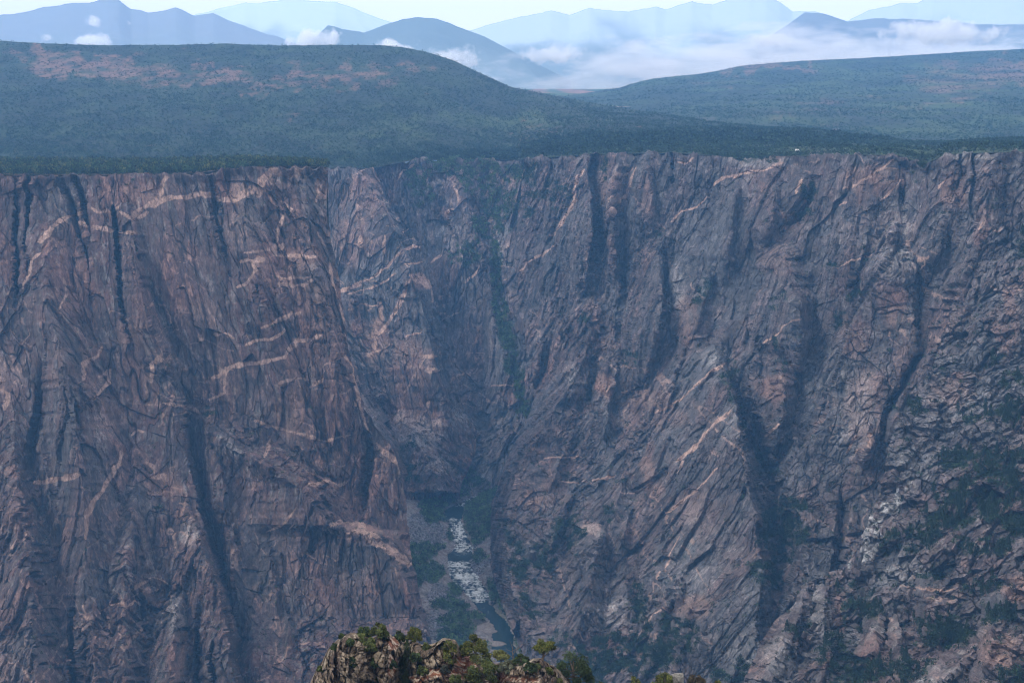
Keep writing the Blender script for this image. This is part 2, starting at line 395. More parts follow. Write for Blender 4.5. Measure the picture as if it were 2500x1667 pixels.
# ---------------------------------------------------------------- left wall (near)
SIL0 = [(405, 803), (430, 800), (510, 797), (600, 812), (680, 828), (760, 838), (850, 849), (930, 868), (1000, 890), (1073, 940), (1100, 962), (1170, 982), (1245, 992), (1310, 1000), (1382, 1008), (1430, 1022), (1490, 1036), (1541, 1048), (1750, 1075)]
def Y0(px, py):
    return table(px, py, [-400, 0, 400, 800, 1060], [400, 700, 1000, 1300, 1500, 1760],
      [[1500, 1530, 1550, 1565, 1580], [1450, 1480, 1505, 1530, 1545], [1395, 1425, 1460, 1500, 1520], [1330, 1365, 1400, 1450, 1478], [1280, 1310, 1350, 1400, 1436], [1180, 1210, 1240, 1270, 1300]])
R0 = [
 [(428, 40, -10, 9, 9), (520, 40, -45, 10, 9), (700, 42, -25, 9, 9), (760, 45, 0, 9, 9)],
 [(428, 68, -45, 10, 8), (560, 70, -48, 9, 8), (640, 66, -15, 8, 8), (700, 66, 0, 8, 8)],
 [(520, 125, 0, 60, 50), (700, 110, 34, 60, 70), (900, 150, 70, 75, 110), (1100, 190, 70, 80, 130), (1300, 205, 50, 90, 120), (1700, 230, 40, 100, 100)],
 [(432, 150, -6, 14, 8), (520, 180, -28, 13, 9), (640, 222, -22, 12, 8), (770, 226, -6, 9, 8), (860, 226, 0, 9, 9)],
 [(432, 188, -14, 14, 9), (500, 208, -40, 16, 10), (570, 222, -12, 9, 9), (600, 226, 0, 9, 9)],
 [(500, 286, -4, 7, 6), (516, 285, -62, 9, 8), (600, 292, -66, 10, 8), (740, 301, -50, 9, 7), (820, 312, -16, 7, 7), (860, 318, 0, 7, 7)],
 [(500, 318, 10, 32, 22), (650, 336, 36, 34, 30), (800, 370, 44, 60, 22), (900, 425, 26, 80, 30), (960, 450, 0, 60, 30)],
 [(620, 352, 0, 8, 60), (760, 390, -14, 8, 110), (900, 436, -26, 10, 110), (1000, 466, -34, 14, 60), (1120, 474, -50, 18, 60), (1250, 500, -52, 16, 56), (1350, 536, -58, 18, 44), (1430, 560, -50, 16, 40), (1550, 580, -36, 16, 40), (1700, 600, -30, 16, 36)],
 [(1240, 458, 0, 30, 30), (1330, 492, 36, 70, 28), (1430, 530, 62, 100, 26), (1540, 552, 60, 130, 26), (1700, 580, 50, 130, 30)],
 [(424, 510, -8, 14, 6), (500, 524, -36, 16, 7), (580, 540, -24, 10, 6), (660, 556, 0, 9, 9)],
 [(1015, 505, 0, 30, 60), (1086, 560, 30, 60, 120), (1130, 640, 50, 100, 150), (1190, 730, 62, 150, 100), (1280, 800, 72, 200, 90), (1310, 900, 80, 260, 110), (1420, 985, 85, 330, 70), (1540, 1035, 70, 380, 60), (1750, 1060, 60, 380, 60)],
 [(1430, 448, 0, 20, 18), (1480, 430, 46, 50, 40), (1560, 420, 70, 80, 46), (1700, 410, 90, 90, 50)],
 [(1500, 481, 0, 8, 8), (1560, 482, -50, 9, 8), (1700, 484, -60, 10, 8)],
 [(1560, 522, 0, 8, 8), (1600, 523, -50, 9, 9), (1700, 524, -60, 10, 10)],
 [(1480, 176, 0, 12, 12), (1560, 180, -55, 16, 12), (1700, 182, -70, 18, 14)],
 [(820, 100, 0, 20, 14), (920, 105, -28, 24, 12), (1050, 92, -34, 26, 12), (1160, 78, -20, 26, 12), (1240, 70, 0, 30, 20)],
 [(1050, 890, 0, 14, 12), (1110, 902, -40, 20, 14), (1200, 888, -44, 22, 10), (1270, 880, 0, 16, 10)],
 [(1150, 330, 0, 60, 50), (1290, 320, 30, 90, 60), (1450, 300, 44, 90, 80), (1700, 300, 50, 80, 80)],
 [(1000, 30, 0, 40, 40), (1200, 40, 40, 90, 60), (1400, 70, 60, 120, 80), (1700, 90, 60, 140, 90)],
 [(410, 742, 8, 40, 50), (600, 760, 16, 60, 60), (800, 800, 26, 80, 40), (1000, 850, 26, 100, 40), (1100, 870, 0, 80, 40)],
 [(430, 600, 0, 60, 40), (560, 610, 18, 80, 60), (760, 650, 26, 90, 70), (960, 700, 20, 90, 80), (1080, 720, 0, 80, 80)],
 [(690, 630, 0, 10, 8), (700, 634, -22, 10, 7), (730, 638, -20, 8, 7), (760, 640, 0, 7, 7)],
]
V0 = [
 (9, [(100, 595), (125, 560), (150, 535), (172, 528), (190, 520), (210, 522)]), (7, [(196, 545), (212, 552), (214, 560)]),
 (7, [(224, 508), (240, 518), (262, 513), (280, 510), (290, 506)]), (9, [(232, 553), (250, 558), (278, 564)]), (7, [(292, 565), (330, 570)]),
 (11, [(295, 515), (320, 530), (350, 508), (380, 495), (410, 488), (440, 480), (470, 476), (490, 470), (520, 478)]), (10, [(378, 492), (392, 470), (400, 445), (412, 434)]),
 (14, [(525, 482), (560, 488), (600, 468), (625, 462)]), (15, [(630, 478), (640, 440), (660, 415), (680, 420)]), (8, [(340, 530), (360, 520)]),
 (7, [(690, 490), (712, 510), (690, 530), (680, 560), (672, 590), (665, 620)]), (7, [(600, 620), (640, 612), (690, 600), (665, 625), (740, 628), (770, 630)]),
 (9, [(585, 640), (620, 636), (640, 635)]), (6, [(620, 636), (630, 660), (600, 690), (580, 700)]), (5, [(655, 675), (680, 686), (730, 680), (760, 676)]),
 (6, [(670, 697), (740, 698), (770, 680)]), (7, [(640, 800), (680, 780), (715, 770), (740, 762)]), (6, [(520, 815), (550, 812), (570, 825)]),
 (6, [(600, 843), (625, 832), (665, 828), (690, 805)]), (8, [(595, 890), (630, 885), (690, 875), (720, 835), (770, 825), (785, 822)]),
 (8, [(515, 920), (570, 895), (640, 885), (650, 880)]), (6, [(550, 895), (548, 955), (510, 975)]), (10, [(370, 930), (372, 890), (390, 875), (412, 885), (416, 865)]),
 (8, [(200, 930), (205, 890), (235, 870), (250, 850)]), (7, [(240, 920), (270, 905), (262, 935), (225, 975)]), (6, [(685, 933), (730, 922), (745, 928)]),
 (6, [(755, 945), (780, 935), (797, 922)]), (7, [(400, 985), (440, 992), (470, 998), (490, 1010)]), (6, [(625, 1025), (665, 1040), (720, 1055), (760, 1070), (800, 1075), (855, 1062)]),
 (6, [(665, 1068), (655, 1100), (650, 1110)]), (10, [(293, 1105), (290, 1130), (262, 1180), (238, 1220), (212, 1260), (208, 1310)]),
 (9, [(80, 1180), (130, 1172), (170, 1165), (200, 1155)]), (8, [(355, 1130), (372, 1140), (378, 1160)]), (9, [(370, 1165), (400, 1160), (410, 1170)]),
 (7, [(750, 1188), (790, 1178), (830, 1182), (850, 1172)]), (9, [(800, 1290), (830, 1272), (870, 1275), (890, 1290)]), (15, [(830, 1310), (880, 1300), (930, 1330), (960, 1350), (1000, 1378)]),
 (8, [(845, 920), (862, 935), (872, 960), (868, 990)]), (7, [(850, 770), (845, 800), (852, 830)]), (6, [(805, 640), (812, 690), (826, 730), (835, 790)]),
 (5, [(310, 1480), (335, 1464), (350, 1475)]), (7, [(30, 1340), (45, 1320), (60, 1315)]), (5, [(650, 1300), (690, 1280), (720, 1240)]), (10, [(915, 1085), (945, 1110), (975, 1130), (985, 1150)]),
 (8, [(788, 420), (795, 440), (780, 460), (775, 490)]), (5, [(830, 870), (850, 885), (880, 990), (905, 1060)]), (9, [(0, 950), (20, 960), (10, 1000)]),
 (6, [(320, 1060), (335, 1050), (350, 1052)]), (5, [(60, 700), (80, 640), (100, 620)]), (6, [(140, 760), (160, 720), (150, 680)]),
]
P0 = [(350, 470, 60, 40, .8), (560, 460, 60, 30, .9), (790, 450, 18, 50, 1), (700, 420, 60, 12, .8), (700, 640, 110, 40, .6), (760, 760, 60, 90, .6), (850, 700, 30, 60, .8), (740, 880, 60, 60, .5),
      (220, 900, 40, 80, .7), (280, 1000, 60, 60, .5), (340, 960, 40, 60, .5), (720, 1000, 80, 80, .6), (860, 1200, 60, 60, .4), (880, 1300, 60, 30, .9), (400, 1180, 50, 50, .6), (130, 900, 30, 60, .4),
      (320, 820, 50, 50, .5), (30, 1150, 30, 20, .8), (180, 720, 70, 120, .35), (60, 1280, 40, 60, .6), (430, 1610, 30, 70, .9), (830, 1450, 120, 60, .4), (660, 1250, 60, 50, .4)]
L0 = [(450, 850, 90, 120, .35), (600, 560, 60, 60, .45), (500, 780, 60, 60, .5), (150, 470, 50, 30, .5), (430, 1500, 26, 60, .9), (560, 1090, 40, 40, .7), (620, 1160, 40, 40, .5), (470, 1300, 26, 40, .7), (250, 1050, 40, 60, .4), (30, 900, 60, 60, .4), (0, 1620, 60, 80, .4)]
G0 = [(497, 985, 16, 14, 1), (520, 1010, 20, 10, 1), (470, 1345, 22, 16, .8), (240, 445, 14, 8, 1), (330, 448, 8, 8, 1), (150, 1320, 14, 12, .7), (540, 540, 8, 12, .6), (380, 1235, 12, 10, .7), (420, 900, 12, 10, .6)]
R0 += auto_spurs(9, 60, 800, 800, 1100, .1, 61, 26, 46, 330, 14) + auto_spurs(10, 20, 950, 1200, 1450, .12, 62, 30, 50, 260, 14) + auto_spurs(6, 350, 780, 480, 700, .1, 63, 14, 40, 200, 10)
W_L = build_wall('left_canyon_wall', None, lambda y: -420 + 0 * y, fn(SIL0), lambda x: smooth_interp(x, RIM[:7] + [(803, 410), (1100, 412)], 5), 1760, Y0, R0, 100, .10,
    lambda x, y: .72 + 0 * x, STEP, V0, P0, L0, G0, wrapR=True, haze_tone=.88, amp=.6, st=5., spurs=15., rimjit=6)  # near wall darkened in colour to stand off from the hazier walls

# ---------------------------------------------------------------- second wall, behind
SIL1 = [(400, 905), (440, 925), (490, 945), (530, 975), (570, 1008), (620, 1035), (680, 1050), (740, 1062), (810, 1076), (900, 1092), (950, 1106), (1000, 1135), (1040, 1160), (1090, 1167), (1130, 1150), (1200, 1120)]
def Y1(px, py):
    return table(px, py, [740, 900, 1100, 1200], [400, 700, 1000, 1120, 1200],
      [[2170, 2190, 2220, 2240], [2100, 2120, 2170, 2190], [1990, 2030, 2100, 2120], [1900, 1960, 2050, 2060], [1860, 1900, 1990, 2000]])
R1 = [[(408, 870, 10, 40, 30), (560, 960, 30, 120, 30), (700, 1020, 50, 160, 30), (900, 1060, 60, 140, 36), (1040, 1090, 40, 90, 50), (1100, 1110, 0, 60, 60)],
      [(900, 900, 0, 40, 40), (960, 905, -30, 30, 30), (1010, 945, -40, 30, 40), (1060, 985, -10, 30, 30), (1080, 990, 0, 20, 20)],
      [(1000, 960, 0, 40, 100), (1060, 1010, 40, 60, 120), (1140, 1060, 60, 80, 110), (1200, 1070, 60, 80, 100)],
      [(860, 850, 20, 60, 60), (1000, 900, 50, 80, 60), (1100, 960, 50, 100, 40), (1200, 980, 40, 90, 30)]]
V1 = [(9, [(833, 712), (850, 702), (880, 695)]), (5, [(840, 705), (880, 688), (915, 672), (945, 650), (965, 625), (990, 607), (1030, 602)]), (4, [(850, 716), (905, 705), (945, 682), (965, 668)]),
      (4, [(985, 570), (1005, 555)]), (4, [(850, 755), (885, 742), (910, 750), (925, 742)]), (13, [(925, 740), (930, 770), (915, 800), (915, 850)]), (8, [(915, 820), (945, 790), (975, 745), (985, 710), (1000, 680)]),
      (18, [(1005, 670), (1025, 680), (1050, 700)]), (10, [(870, 800), (885, 790)]), (5, [(1050, 700), (1056, 740)]), (4, [(890, 870), (910, 862), (940, 850), (955, 840)]), (6, [(990, 960), (1010, 920), (1040, 870), (1070, 870)]),
      (6, [(880, 600), (882, 580)]), (5, [(935, 620), (940, 575)]), (4, [(990, 645), (1030, 640)]), (7, [(1040, 1000), (1045, 980)]), (4, [(990, 820), (1030, 812)]), (7, [(1040, 905), (1075, 905)])]
P1 = [(860, 560, 50, 110, .6), (900, 480, 60, 60, .5), (1000, 900, 60, 90, .75), (920, 830, 40, 60, .9), (1030, 690, 40, 20, 1), (870, 800, 25, 25, .9), (1060, 1030, 30, 40, .8), (1000, 1000, 60, 60, .5)]
L1 = [(1040, 1060, 60, 50, .9), (1110, 1010, 40, 40, .6), (990, 1020, 30, 30, .7), (1060, 1130, 60, 30, .7), (900, 1000, 40, 60, .4)]
G1 = [(890, 405, 40, 14, 1), (940, 410, 20, 20, .8), (1000, 1090, 30, 24, .7), (960, 440, 20, 30, .6), (1010, 1160, 30, 30, .8)]
R1 += auto_spurs(4, 800, 1020, 450, 800, .15, 64, 20, 40, 260, 12)
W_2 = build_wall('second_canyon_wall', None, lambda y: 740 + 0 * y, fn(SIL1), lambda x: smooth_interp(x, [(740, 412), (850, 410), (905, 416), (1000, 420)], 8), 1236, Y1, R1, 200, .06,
    lambda x, y: .3 + .3 * ss(900, 1000, y) + 0 * x, STEP * .9, V1, P1, L1, G1, wrapR=True, haze_tone=1.18, amp=.55, st=4.6, spurs=15.)  # paler, greyer rock: distance haze painted into its colour

# ---------------------------------------------------------------- head of the side canyon, farthest
def Y2(px, py):
    return table(px, py, [880, 1000, 1100, 1180, 1240, 1300, 1380], [385, 500, 700, 900, 1050, 1230],
      [[2240, 2260, 2300, 2320, 2290, 2260, 2240], [2230, 2240, 2280, 2300, 2270, 2230, 2200], [2205, 2210, 2230, 2250, 2220, 2180, 2150], [2170, 2175, 2180, 2200, 2160, 2110, 2090], [2120, 2120, 2120, 2130, 2090, 2050, 2030], [2030, 2030, 2020, 2000, 1985, 1980, 1980]])
R2 = [[(400, 1090, 0, 60, 40), (480, 1130, 30, 100, 24), (560, 1160, 50, 120, 20), (640, 1180, 60, 120, 20), (760, 1200, 60, 110, 20), (880, 1235, 50, 110, 20), (980, 1265, 30, 90, 20), (1030, 1270, 0, 60, 20)],
      [(640, 1070, 0, 20, 60), (720, 1085, -30, 20, 60), (900, 1110, -30, 20, 60), (1000, 1140, 0, 20, 60)],
      [(1000, 1180, 0, 80, 60), (1080, 1210, 40, 120, 60), (1170, 1230, 30, 120, 60), (1200, 1230, 0, 90, 60)]]
V2 = [(4, [(970, 440), (985, 415), (1010, 405)]), (9, [(1090, 525), (1105, 510)]), (4, [(1110, 460), (1120, 490)]), (4, [(1135, 690), (1160, 670), (1172, 650)]), (4, [(1200, 944), (1250, 940)]), (4, [(1055, 640), (1075, 625)]), (5, [(1270, 440), (1285, 400)])]
G2 = [(1190, 560, 26, 40, 1), (1170, 540, 20, 22, 1), (1205, 640, 16, 60, 1), (1215, 720, 18, 60, 1), (1232, 800, 16, 60, 1), (1250, 870, 16, 50, 1), (1270, 940, 16, 50, .9), (1280, 1000, 20, 30, .8), (1180, 430, 60, 60, .75), (1090, 400, 70, 30, 1), (1020, 430, 40, 30, .8), (1230, 500, 50, 70, .75),
      (1130, 620, 40, 40, .5), (1110, 1160, 50, 26, .9), (1050, 1180, 40, 26, .9), (1180, 1180, 60, 20, .8), (1040, 470, 30, 40, .5), (1260, 420, 40, 30, .6)]
R2 = [[(a, b, c * .55, d, e * 2) for (a, b, c, d, e) in r] for r in R2] + auto_spurs(5, 1000, 1300, 430, 800, .25, 65, 24, 40, 260, 16)
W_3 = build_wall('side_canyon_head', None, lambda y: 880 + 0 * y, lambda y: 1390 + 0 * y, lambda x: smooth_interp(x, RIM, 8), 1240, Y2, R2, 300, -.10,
    lambda x, y: .3 + 0 * x, STEP, V2, [(1080, 660, 60, 60, .3), (1240, 440, 40, 30, .6), (1240, 970, 40, 20, .5), (1030, 430, 20, 20, .6)], [(1120, 600, 40, 60, .4), (1230, 600, 30, 60, .4)], [(a, b, c * 1.35, d, e * 1.5) for (a, b, c, d, e) in G2], [(1090, 780, 50, 70, .5)], amp=.7, haze_tone=1.3)  # farthest wall lightened and greyed in colour, as added haze

# ---------------------------------------------------------------- right wall
L_2 = [(380, 1280), (500, 1268), (600, 1256), (700, 1260), (800, 1276), (900, 1296), (960, 1306), (1000, 1298), (1070, 1262), (1150, 1226), (1230, 1200), (1370, 1197), (1450, 1215), (1540, 1250), (1620, 1290), (1760, 1350)]
def Y3(px, py):
    return table(px, py, [1150, 1400, 1700, 2000, 2300, 2600, 2950], [380, 700, 1000, 1300, 1500, 1700, 1760],
      [[2200, 2000, 1800, 1650, 1500, 1400, 1300], [2150, 1930, 1740, 1600, 1450, 1350, 1250], [2050, 1800, 1620, 1500, 1340, 1250, 1170], [1785, 1570, 1446, 1354, 1230, 1150, 1080],
       [1530, 1443, 1327, 1263, 1160, 1080, 1000], [1318, 1311, 1234, 1190, 1124, 1030, 950], [1290, 1290, 1200, 1160, 1100, 1000, 930]])
R3 = [
 # fins under the rim
 [(385, 1430, 8, 30, 16), (440, 1440, 34, 60, 14), (520, 1450, 60, 90, 12), (580, 1440, 60, 110, 12), (680, 1430, 40, 110, 14), (780, 1400, 0, 90, 20)],
 [(500, 1464, -10, 9, 8), (540, 1463, -55, 12, 9), (610, 1462, -55, 12, 9), (640, 1460, -20, 10, 8), (700, 1455, 0, 9, 9)],
 [(380, 1450, -20, 12, 14), (430, 1450, -30, 14, 10), (490, 1462, -20, 10, 10), (520, 1465, 0, 10, 10)],
 [(376, 1510, 20, 40, 30), (460, 1500, 40, 50, 30), (560, 1490, 50, 30, 30), (680, 1500, 30, 40, 26), (800, 1505, 0, 30, 26)],
 [(376, 1575, 10, 40, 24), (460, 1590, 34, 50, 10), (520, 1592, 34, 60, 14), (580, 1580, 0, 60, 30)],
 [(376, 1643, -24, 5, 5), (440, 1645, -24, 5, 5), (450, 1645, 0, 5, 5)],
 [(540, 1508, 0, 20, 14), (620, 1515, -40, 20, 16), (690, 1518, -60, 14, 12), (720, 1520, 0, 10, 10)],
 # spur c and its cleft
 [(560, 1630, 0, 30, 12), (620, 1604, 22, 60, 20), (700, 1612, 60, 90, 14), (760, 1618, 74, 90, 12), (840, 1600, 60, 90, 22), (960, 1560, 0, 80, 40)],
 [(600, 1626, 0, 12, 20), (660, 1622, -30, 10, 26), (730, 1624, -60, 10, 26), (775, 1625, -50, 9, 16), (800, 1626, 0, 8, 10)],
 [(600, 1530, 0, 18, 24), (760, 1518, 0, 18, 24), (820, 1520, -40, 18, 40), (870, 1528, -55, 12, 34), (900, 1530, 0, 10, 20)],
 # A : small peak
 [(690, 1445, 0, 40, 30), (760, 1440, 30, 80, 40), (850, 1440, 30, 100, 40), (880, 1428, 40, 60, 26), (960, 1380, 66, 110, 70), (1060, 1310, 90, 110, 100), (1160, 1260, 100, 60, 130), (1300, 1235, 90, 40, 130), (1420, 1240, 70, 30, 130), (1560, 1290, 40, 40, 130), (1700, 1330, 10, 30, 100)],
 [(920, 1436, 0, 20, 12), (960, 1446, -30, 20, 14), (1040, 1452, -30, 16, 16), (1100, 1450, 0, 16, 16)],
 # pink slab pillar
 [(870, 1480, 0, 20, 18), (900, 1482, 34, 24, 20), (960, 1480, 30, 28, 20), (1000, 1470, 0, 30, 20)],
 # B : the big middle spur
 [(820, 1742, 0, 60, 14), (860, 1748, 40, 110, 14), (940, 1772, 90, 190, 20), (1000, 1795, 105, 250, 20), (1070, 1812, 110, 300, 26), (1150, 1826, 100, 330, 40), (1240, 1840, 80, 350, 60), (1330, 1850, 66, 320, 50), (1420, 1850, 60, 300, 40), (1520, 1845, 50, 260, 40), (1700, 1840, 40, 200, 40)],
 # small upper spur above it
 [(590, 1905, 0, 60, 40), (640, 1915, 40, 90, 50), (740, 1940, 70, 120, 60), (840, 1950, 64, 140, 30), (900, 1950, 20, 100, 20), (920, 1950, 0, 100, 20)],
 [(700, 1700, 0, 50, 40), (780, 1690, 30, 70, 60), (860, 1680, 20, 90, 60), (960, 1640, 0, 90, 60)],
 # G2 : shrubby cleft right of B
 [(790, 1775, 0, 20, 50), (900, 1782, -50, 14, 40), (980, 1800, -80, 14, 40), (1060, 1830, -80, 20, 50), (1130, 1870, -70, 40, 30), (1200, 1890, -60, 50, 30), (1300, 1880, -40, 50, 60), (1400, 1900, -20, 50, 60), (1440, 1900, 0, 50, 60)],
 # C2 : rounded block
 [(850, 1885, 0, 20, 40), (880, 1895, 40, 30, 50), (940, 1915, 60, 50, 44), (1040, 1905, 60, 50, 30), (1100, 1890, 30, 30, 30), (1130, 1885, 0, 20, 20)],
 [(1040, 1935, 0, 20, 30), (1100, 1940, 40, 30, 26), (1160, 1920, 50, 40, 40), (1260, 1900, 30, 40, 60), (1330, 1890, 0, 40, 60)],
 # D : the tall prow
 [(598, 2208, 0, 10, 20), (630, 2182, 40, 16, 60), (660, 2150, 56, 12, 110), (760, 2098, 66, 12, 160), (882, 2053, 70, 12, 190), (1020, 2022, 70, 14, 200), (1130, 1932, 66, 18, 240), (1200, 1916, 60, 20, 240), (1260, 1955, 54, 20, 190), (1350, 1960, 56, 24, 160), (1440, 1975, 40, 30, 120), (1560, 1980, 0, 60, 120)],
 [(640, 2250, 0, 20, 14), (720, 2252, -30, 20, 18), (860, 2250, -40, 16, 20), (980, 2185, -46, 14, 20), (1060, 2160, -30, 12, 16), (1140, 2140, 0, 10, 14)],
 [(1180, 2060, 0, 10, 12), (1240, 2056, -36, 14, 18), (1300, 2054, -40, 16, 18), (1420, 2040, -30, 16, 20), (1460, 2040, 0, 10, 10)],
 # clefts of the upper right
 [(395, 2205, -10, 12, 14), (470, 2210, -46, 12, 10), (520, 2208, -10, 8, 10), (560, 2206, 0, 8, 10)],
 [(375, 2378, -30, 6, 6), (480, 2378, -34, 6, 6), (560, 2375, 0, 6, 6)],
 [(375, 2345, -14, 6, 6), (440, 2343, -24, 6, 6), (480, 2340, 0, 6, 6)],
 [(378, 2130, 16, 120, 60), (560, 2120, 20, 100, 70), (640, 2080, 0, 90, 60)],
 [(372, 2430, 10, 60, 60), (560, 2400, 34, 80, 60), (760, 2330, 50, 80, 60), (900, 2280, 30, 60, 60), (1000, 2240, 0, 60, 60)],
 [(430, 1995, -10, 30, 24), (480, 1985, -40, 30, 24), (540, 1940, -36, 40, 40), (600, 1880, 0, 40, 40)],
 # lower buttresses
 [(1270, 1478, 0, 50, 26), (1310, 1470, 40, 60, 22), (1400, 1450, 56, 100, 40), (1500, 1420, 50, 120, 60), (1620, 1400, 20, 120, 80), (1700, 1390, 0, 100, 80)],
 [(1340, 1550, 0, 20, 16), (1420, 1556, -36, 26, 14), (1500, 1560, -36, 30, 14), (1560, 1560, 0, 30, 14)],
 [(1440, 1690, 0, 60, 40), (1500, 1680, 36, 60, 50), (1600, 1650, 40, 60, 60), (1760, 1630, 40, 60, 60)],
 [(1500, 1830, 0, 60, 40), (1600, 1800, 40, 60, 50), (1760, 1760, 50, 60, 60)],
 [(1000, 1560, 0, 40, 40), (1100, 1530, 26, 60, 50), (1250, 1500, 30, 60, 60), (1350, 1490, 0, 60, 60)],
]
V3 = [(7, [(1422, 415), (1410, 445), (1395, 490), (1380, 520)]), (5, [(1380, 520), (1360, 555), (1340, 575)]), (6, [(1547, 410), (1535, 450), (1525, 480), (1510, 495)]), (4, [(1540, 408), (1520, 440)]), (6, [(1495, 480), (1488, 490)]),
      (4, [(1650, 398), (1668, 402), (1690, 390)]), (4, [(1640, 540), (1665, 515), (1700, 505), (1725, 480)]), (7, [(1740, 450), (1765, 432), (1800, 428)]), (5, [(1800, 428), (1850, 420), (1910, 400)]),
      (4, [(2065, 462), (2110, 442), (2140, 420), (2180, 392)]), (4, [(2070, 440), (2090, 410)]), (4, [(2150, 490), (2180, 460), (2200, 440)]), (5, [(2045, 505), (2070, 495)]), (4, [(2045, 655), (2080, 635), (2130, 625)]),
      (10, [(2245, 635), (2270, 625)]), (4, [(1520, 958), (1580, 954)]), (7, [(1650, 1125), (1700, 1085), (1740, 1040), (1785, 1000)]), (5, [(1600, 1015), (1640, 990), (1690, 950), (1730, 915), (1768, 890)]), (4, [(1645, 1150), (1665, 1125)]),
      (4, [(1620, 1250), (1650, 1230), (1700, 1190), (1750, 1140)]), (4, [(1620, 1380), (1640, 1340), (1660, 1310)]), (4, [(1600, 1410), (1610, 1390)]), (4, [(1860, 840), (1905, 812), (1950, 780)]), (5, [(2090, 1120), (2110, 1090), (2125, 1060)]),
      (5, [(2070, 1105), (2090, 1060)]), (4, [(1870, 1065), (1900, 1035)]), (5, [(2290, 460), (2310, 440)]), (7, [(2390, 560), (2410, 530)]), (4, [(1350, 600), (1290, 640), (1270, 660)]), (3, [(1360, 1175), (1430, 1172)]), (3, [(1330, 1118), (1420, 1115)]), 
      (4, [(1440, 1180), (1470, 1170), (1500, 1160)]), (3, [(1560, 1560), (1600, 1500), (1640, 1480)]), (6, [(1945, 470), (1955, 440)])]
P3 = [(1475, 945, 24, 45, 1.4), (1890, 950, 50, 40, .9), (1880, 1010, 30, 60, .5), (2180, 750, 40, 60, .7), (1500, 460, 50, 60, .5), (1580, 480, 20, 60, .5), (2130, 440, 90, 40, .6), (2330, 470, 40, 60, .6), (1310, 1230, 40, 30, .8),
      (1480, 820, 40, 60, .5), (1600, 1000, 120, 60, .5), (2110, 1000, 60, 120, .4), (1440, 1290, 30, 20, .8), (1590, 1150, 30, 80, .7), (2400, 560, 30, 80, .6), (1680, 780, 30, 80, .5), (1700, 1480, 60, 40, .6), (1900, 640, 60, 40, .4), (2080, 820, 40, 60, .4), (1350, 1200, 40, 60, .4), (1700, 1250, 60, 80, .4)]
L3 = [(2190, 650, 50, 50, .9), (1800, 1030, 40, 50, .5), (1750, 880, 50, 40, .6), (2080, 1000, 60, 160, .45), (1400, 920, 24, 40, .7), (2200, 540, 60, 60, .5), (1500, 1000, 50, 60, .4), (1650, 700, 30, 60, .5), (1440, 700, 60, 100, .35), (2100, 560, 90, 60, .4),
      (1700, 1350, 60, 120, .4), (1440, 1290, 30, 18, .8), (1500, 1500, 100, 40, .5), (1850, 400, 120, 16, .9), (2380, 380, 100, 14, .9), (1830, 1600, 60, 60, .4), (2000, 900, 60, 60, .3)]
G3 = [(1985, 470, 30, 40, 1), (1960, 530, 30, 20, 1), (1720, 700, 24, 26, 1), (1705, 730, 18, 14, 1), (1870, 655, 26, 8, 1), (1785, 930, 14, 60, 1), (1815, 1020, 16, 50, 1), (1860, 1100, 26, 30, 1), (1880, 1150, 20, 20, 1), (2085, 720, 24, 12, 1), (2030, 655, 16, 10, 1),
      (1915, 1300, 60, 90, 1.1), (1940, 1240, 50, 40, .9), (1880, 1400, 60, 40, .8), (1530, 1600, 150, 60, 1.1), (1640, 1560, 100, 60, 1.), (1560, 1480, 30, 60, .9), (1400, 1660, 120, 60, .9), (1780, 1640, 70, 40, .8), (1390, 1300, 50, 50, .9), (1330, 1360, 40, 50, .8),
      (1480, 1250, 16, 26, .8), (1360, 480, 40, 40, .8), (1310, 440, 50, 50, .9), (1470, 410, 16, 40, 1), (1280, 520, 24, 40, .8), (1850, 392, 70, 10, .8), (2240, 410, 24, 12, 1), (1420, 780, 20, 20, .8), (1540, 880, 16, 30, .8), (1270, 1380, 30, 60, .8), (1250, 1290, 30, 60, .6), (1300, 1450, 40, 60, .6), (1380, 1560, 60, 30, .6),
      (2060, 780, 20, 30, .6), (1610, 560, 12, 10, .8), (1900, 740, 30, 20, .5), (1900, 860, 14, 60, .7), (2200, 1000, 20, 20, .5), (1480, 690, 20, 20, .5)]
R3 = [[(a, b, c * (1.25 if c > 0 else .7), d, e) for (a, b, c, d, e) in r] for r in R3] + auto_spurs(11, 1300, 2350, 430, 640, -.22, 66, 44, 70, 270, 9) + auto_spurs(11, 1300, 2300, 760, 1050, -.3, 67, 62, 90, 320, 10) + auto_spurs(9, 1260, 2000, 1150, 1450, -.3, 68, 55, 85, 280, 12)
W_R = build_wall('right_canyon_wall', None, fn(L_2), lambda y: 2960 + 0 * y, lambda x: smooth_interp(x, RIM[16:], 8), 1760, Y3, R3, 400, -.34,
    lambda x, y: .26 + .1 * ss(1700, 1500, x) + 0 * y, STEP, V3, P3, L3, G3, wrapL=True, amp=.62, st=2.7, up=0., spurs=20., blocky=.2)

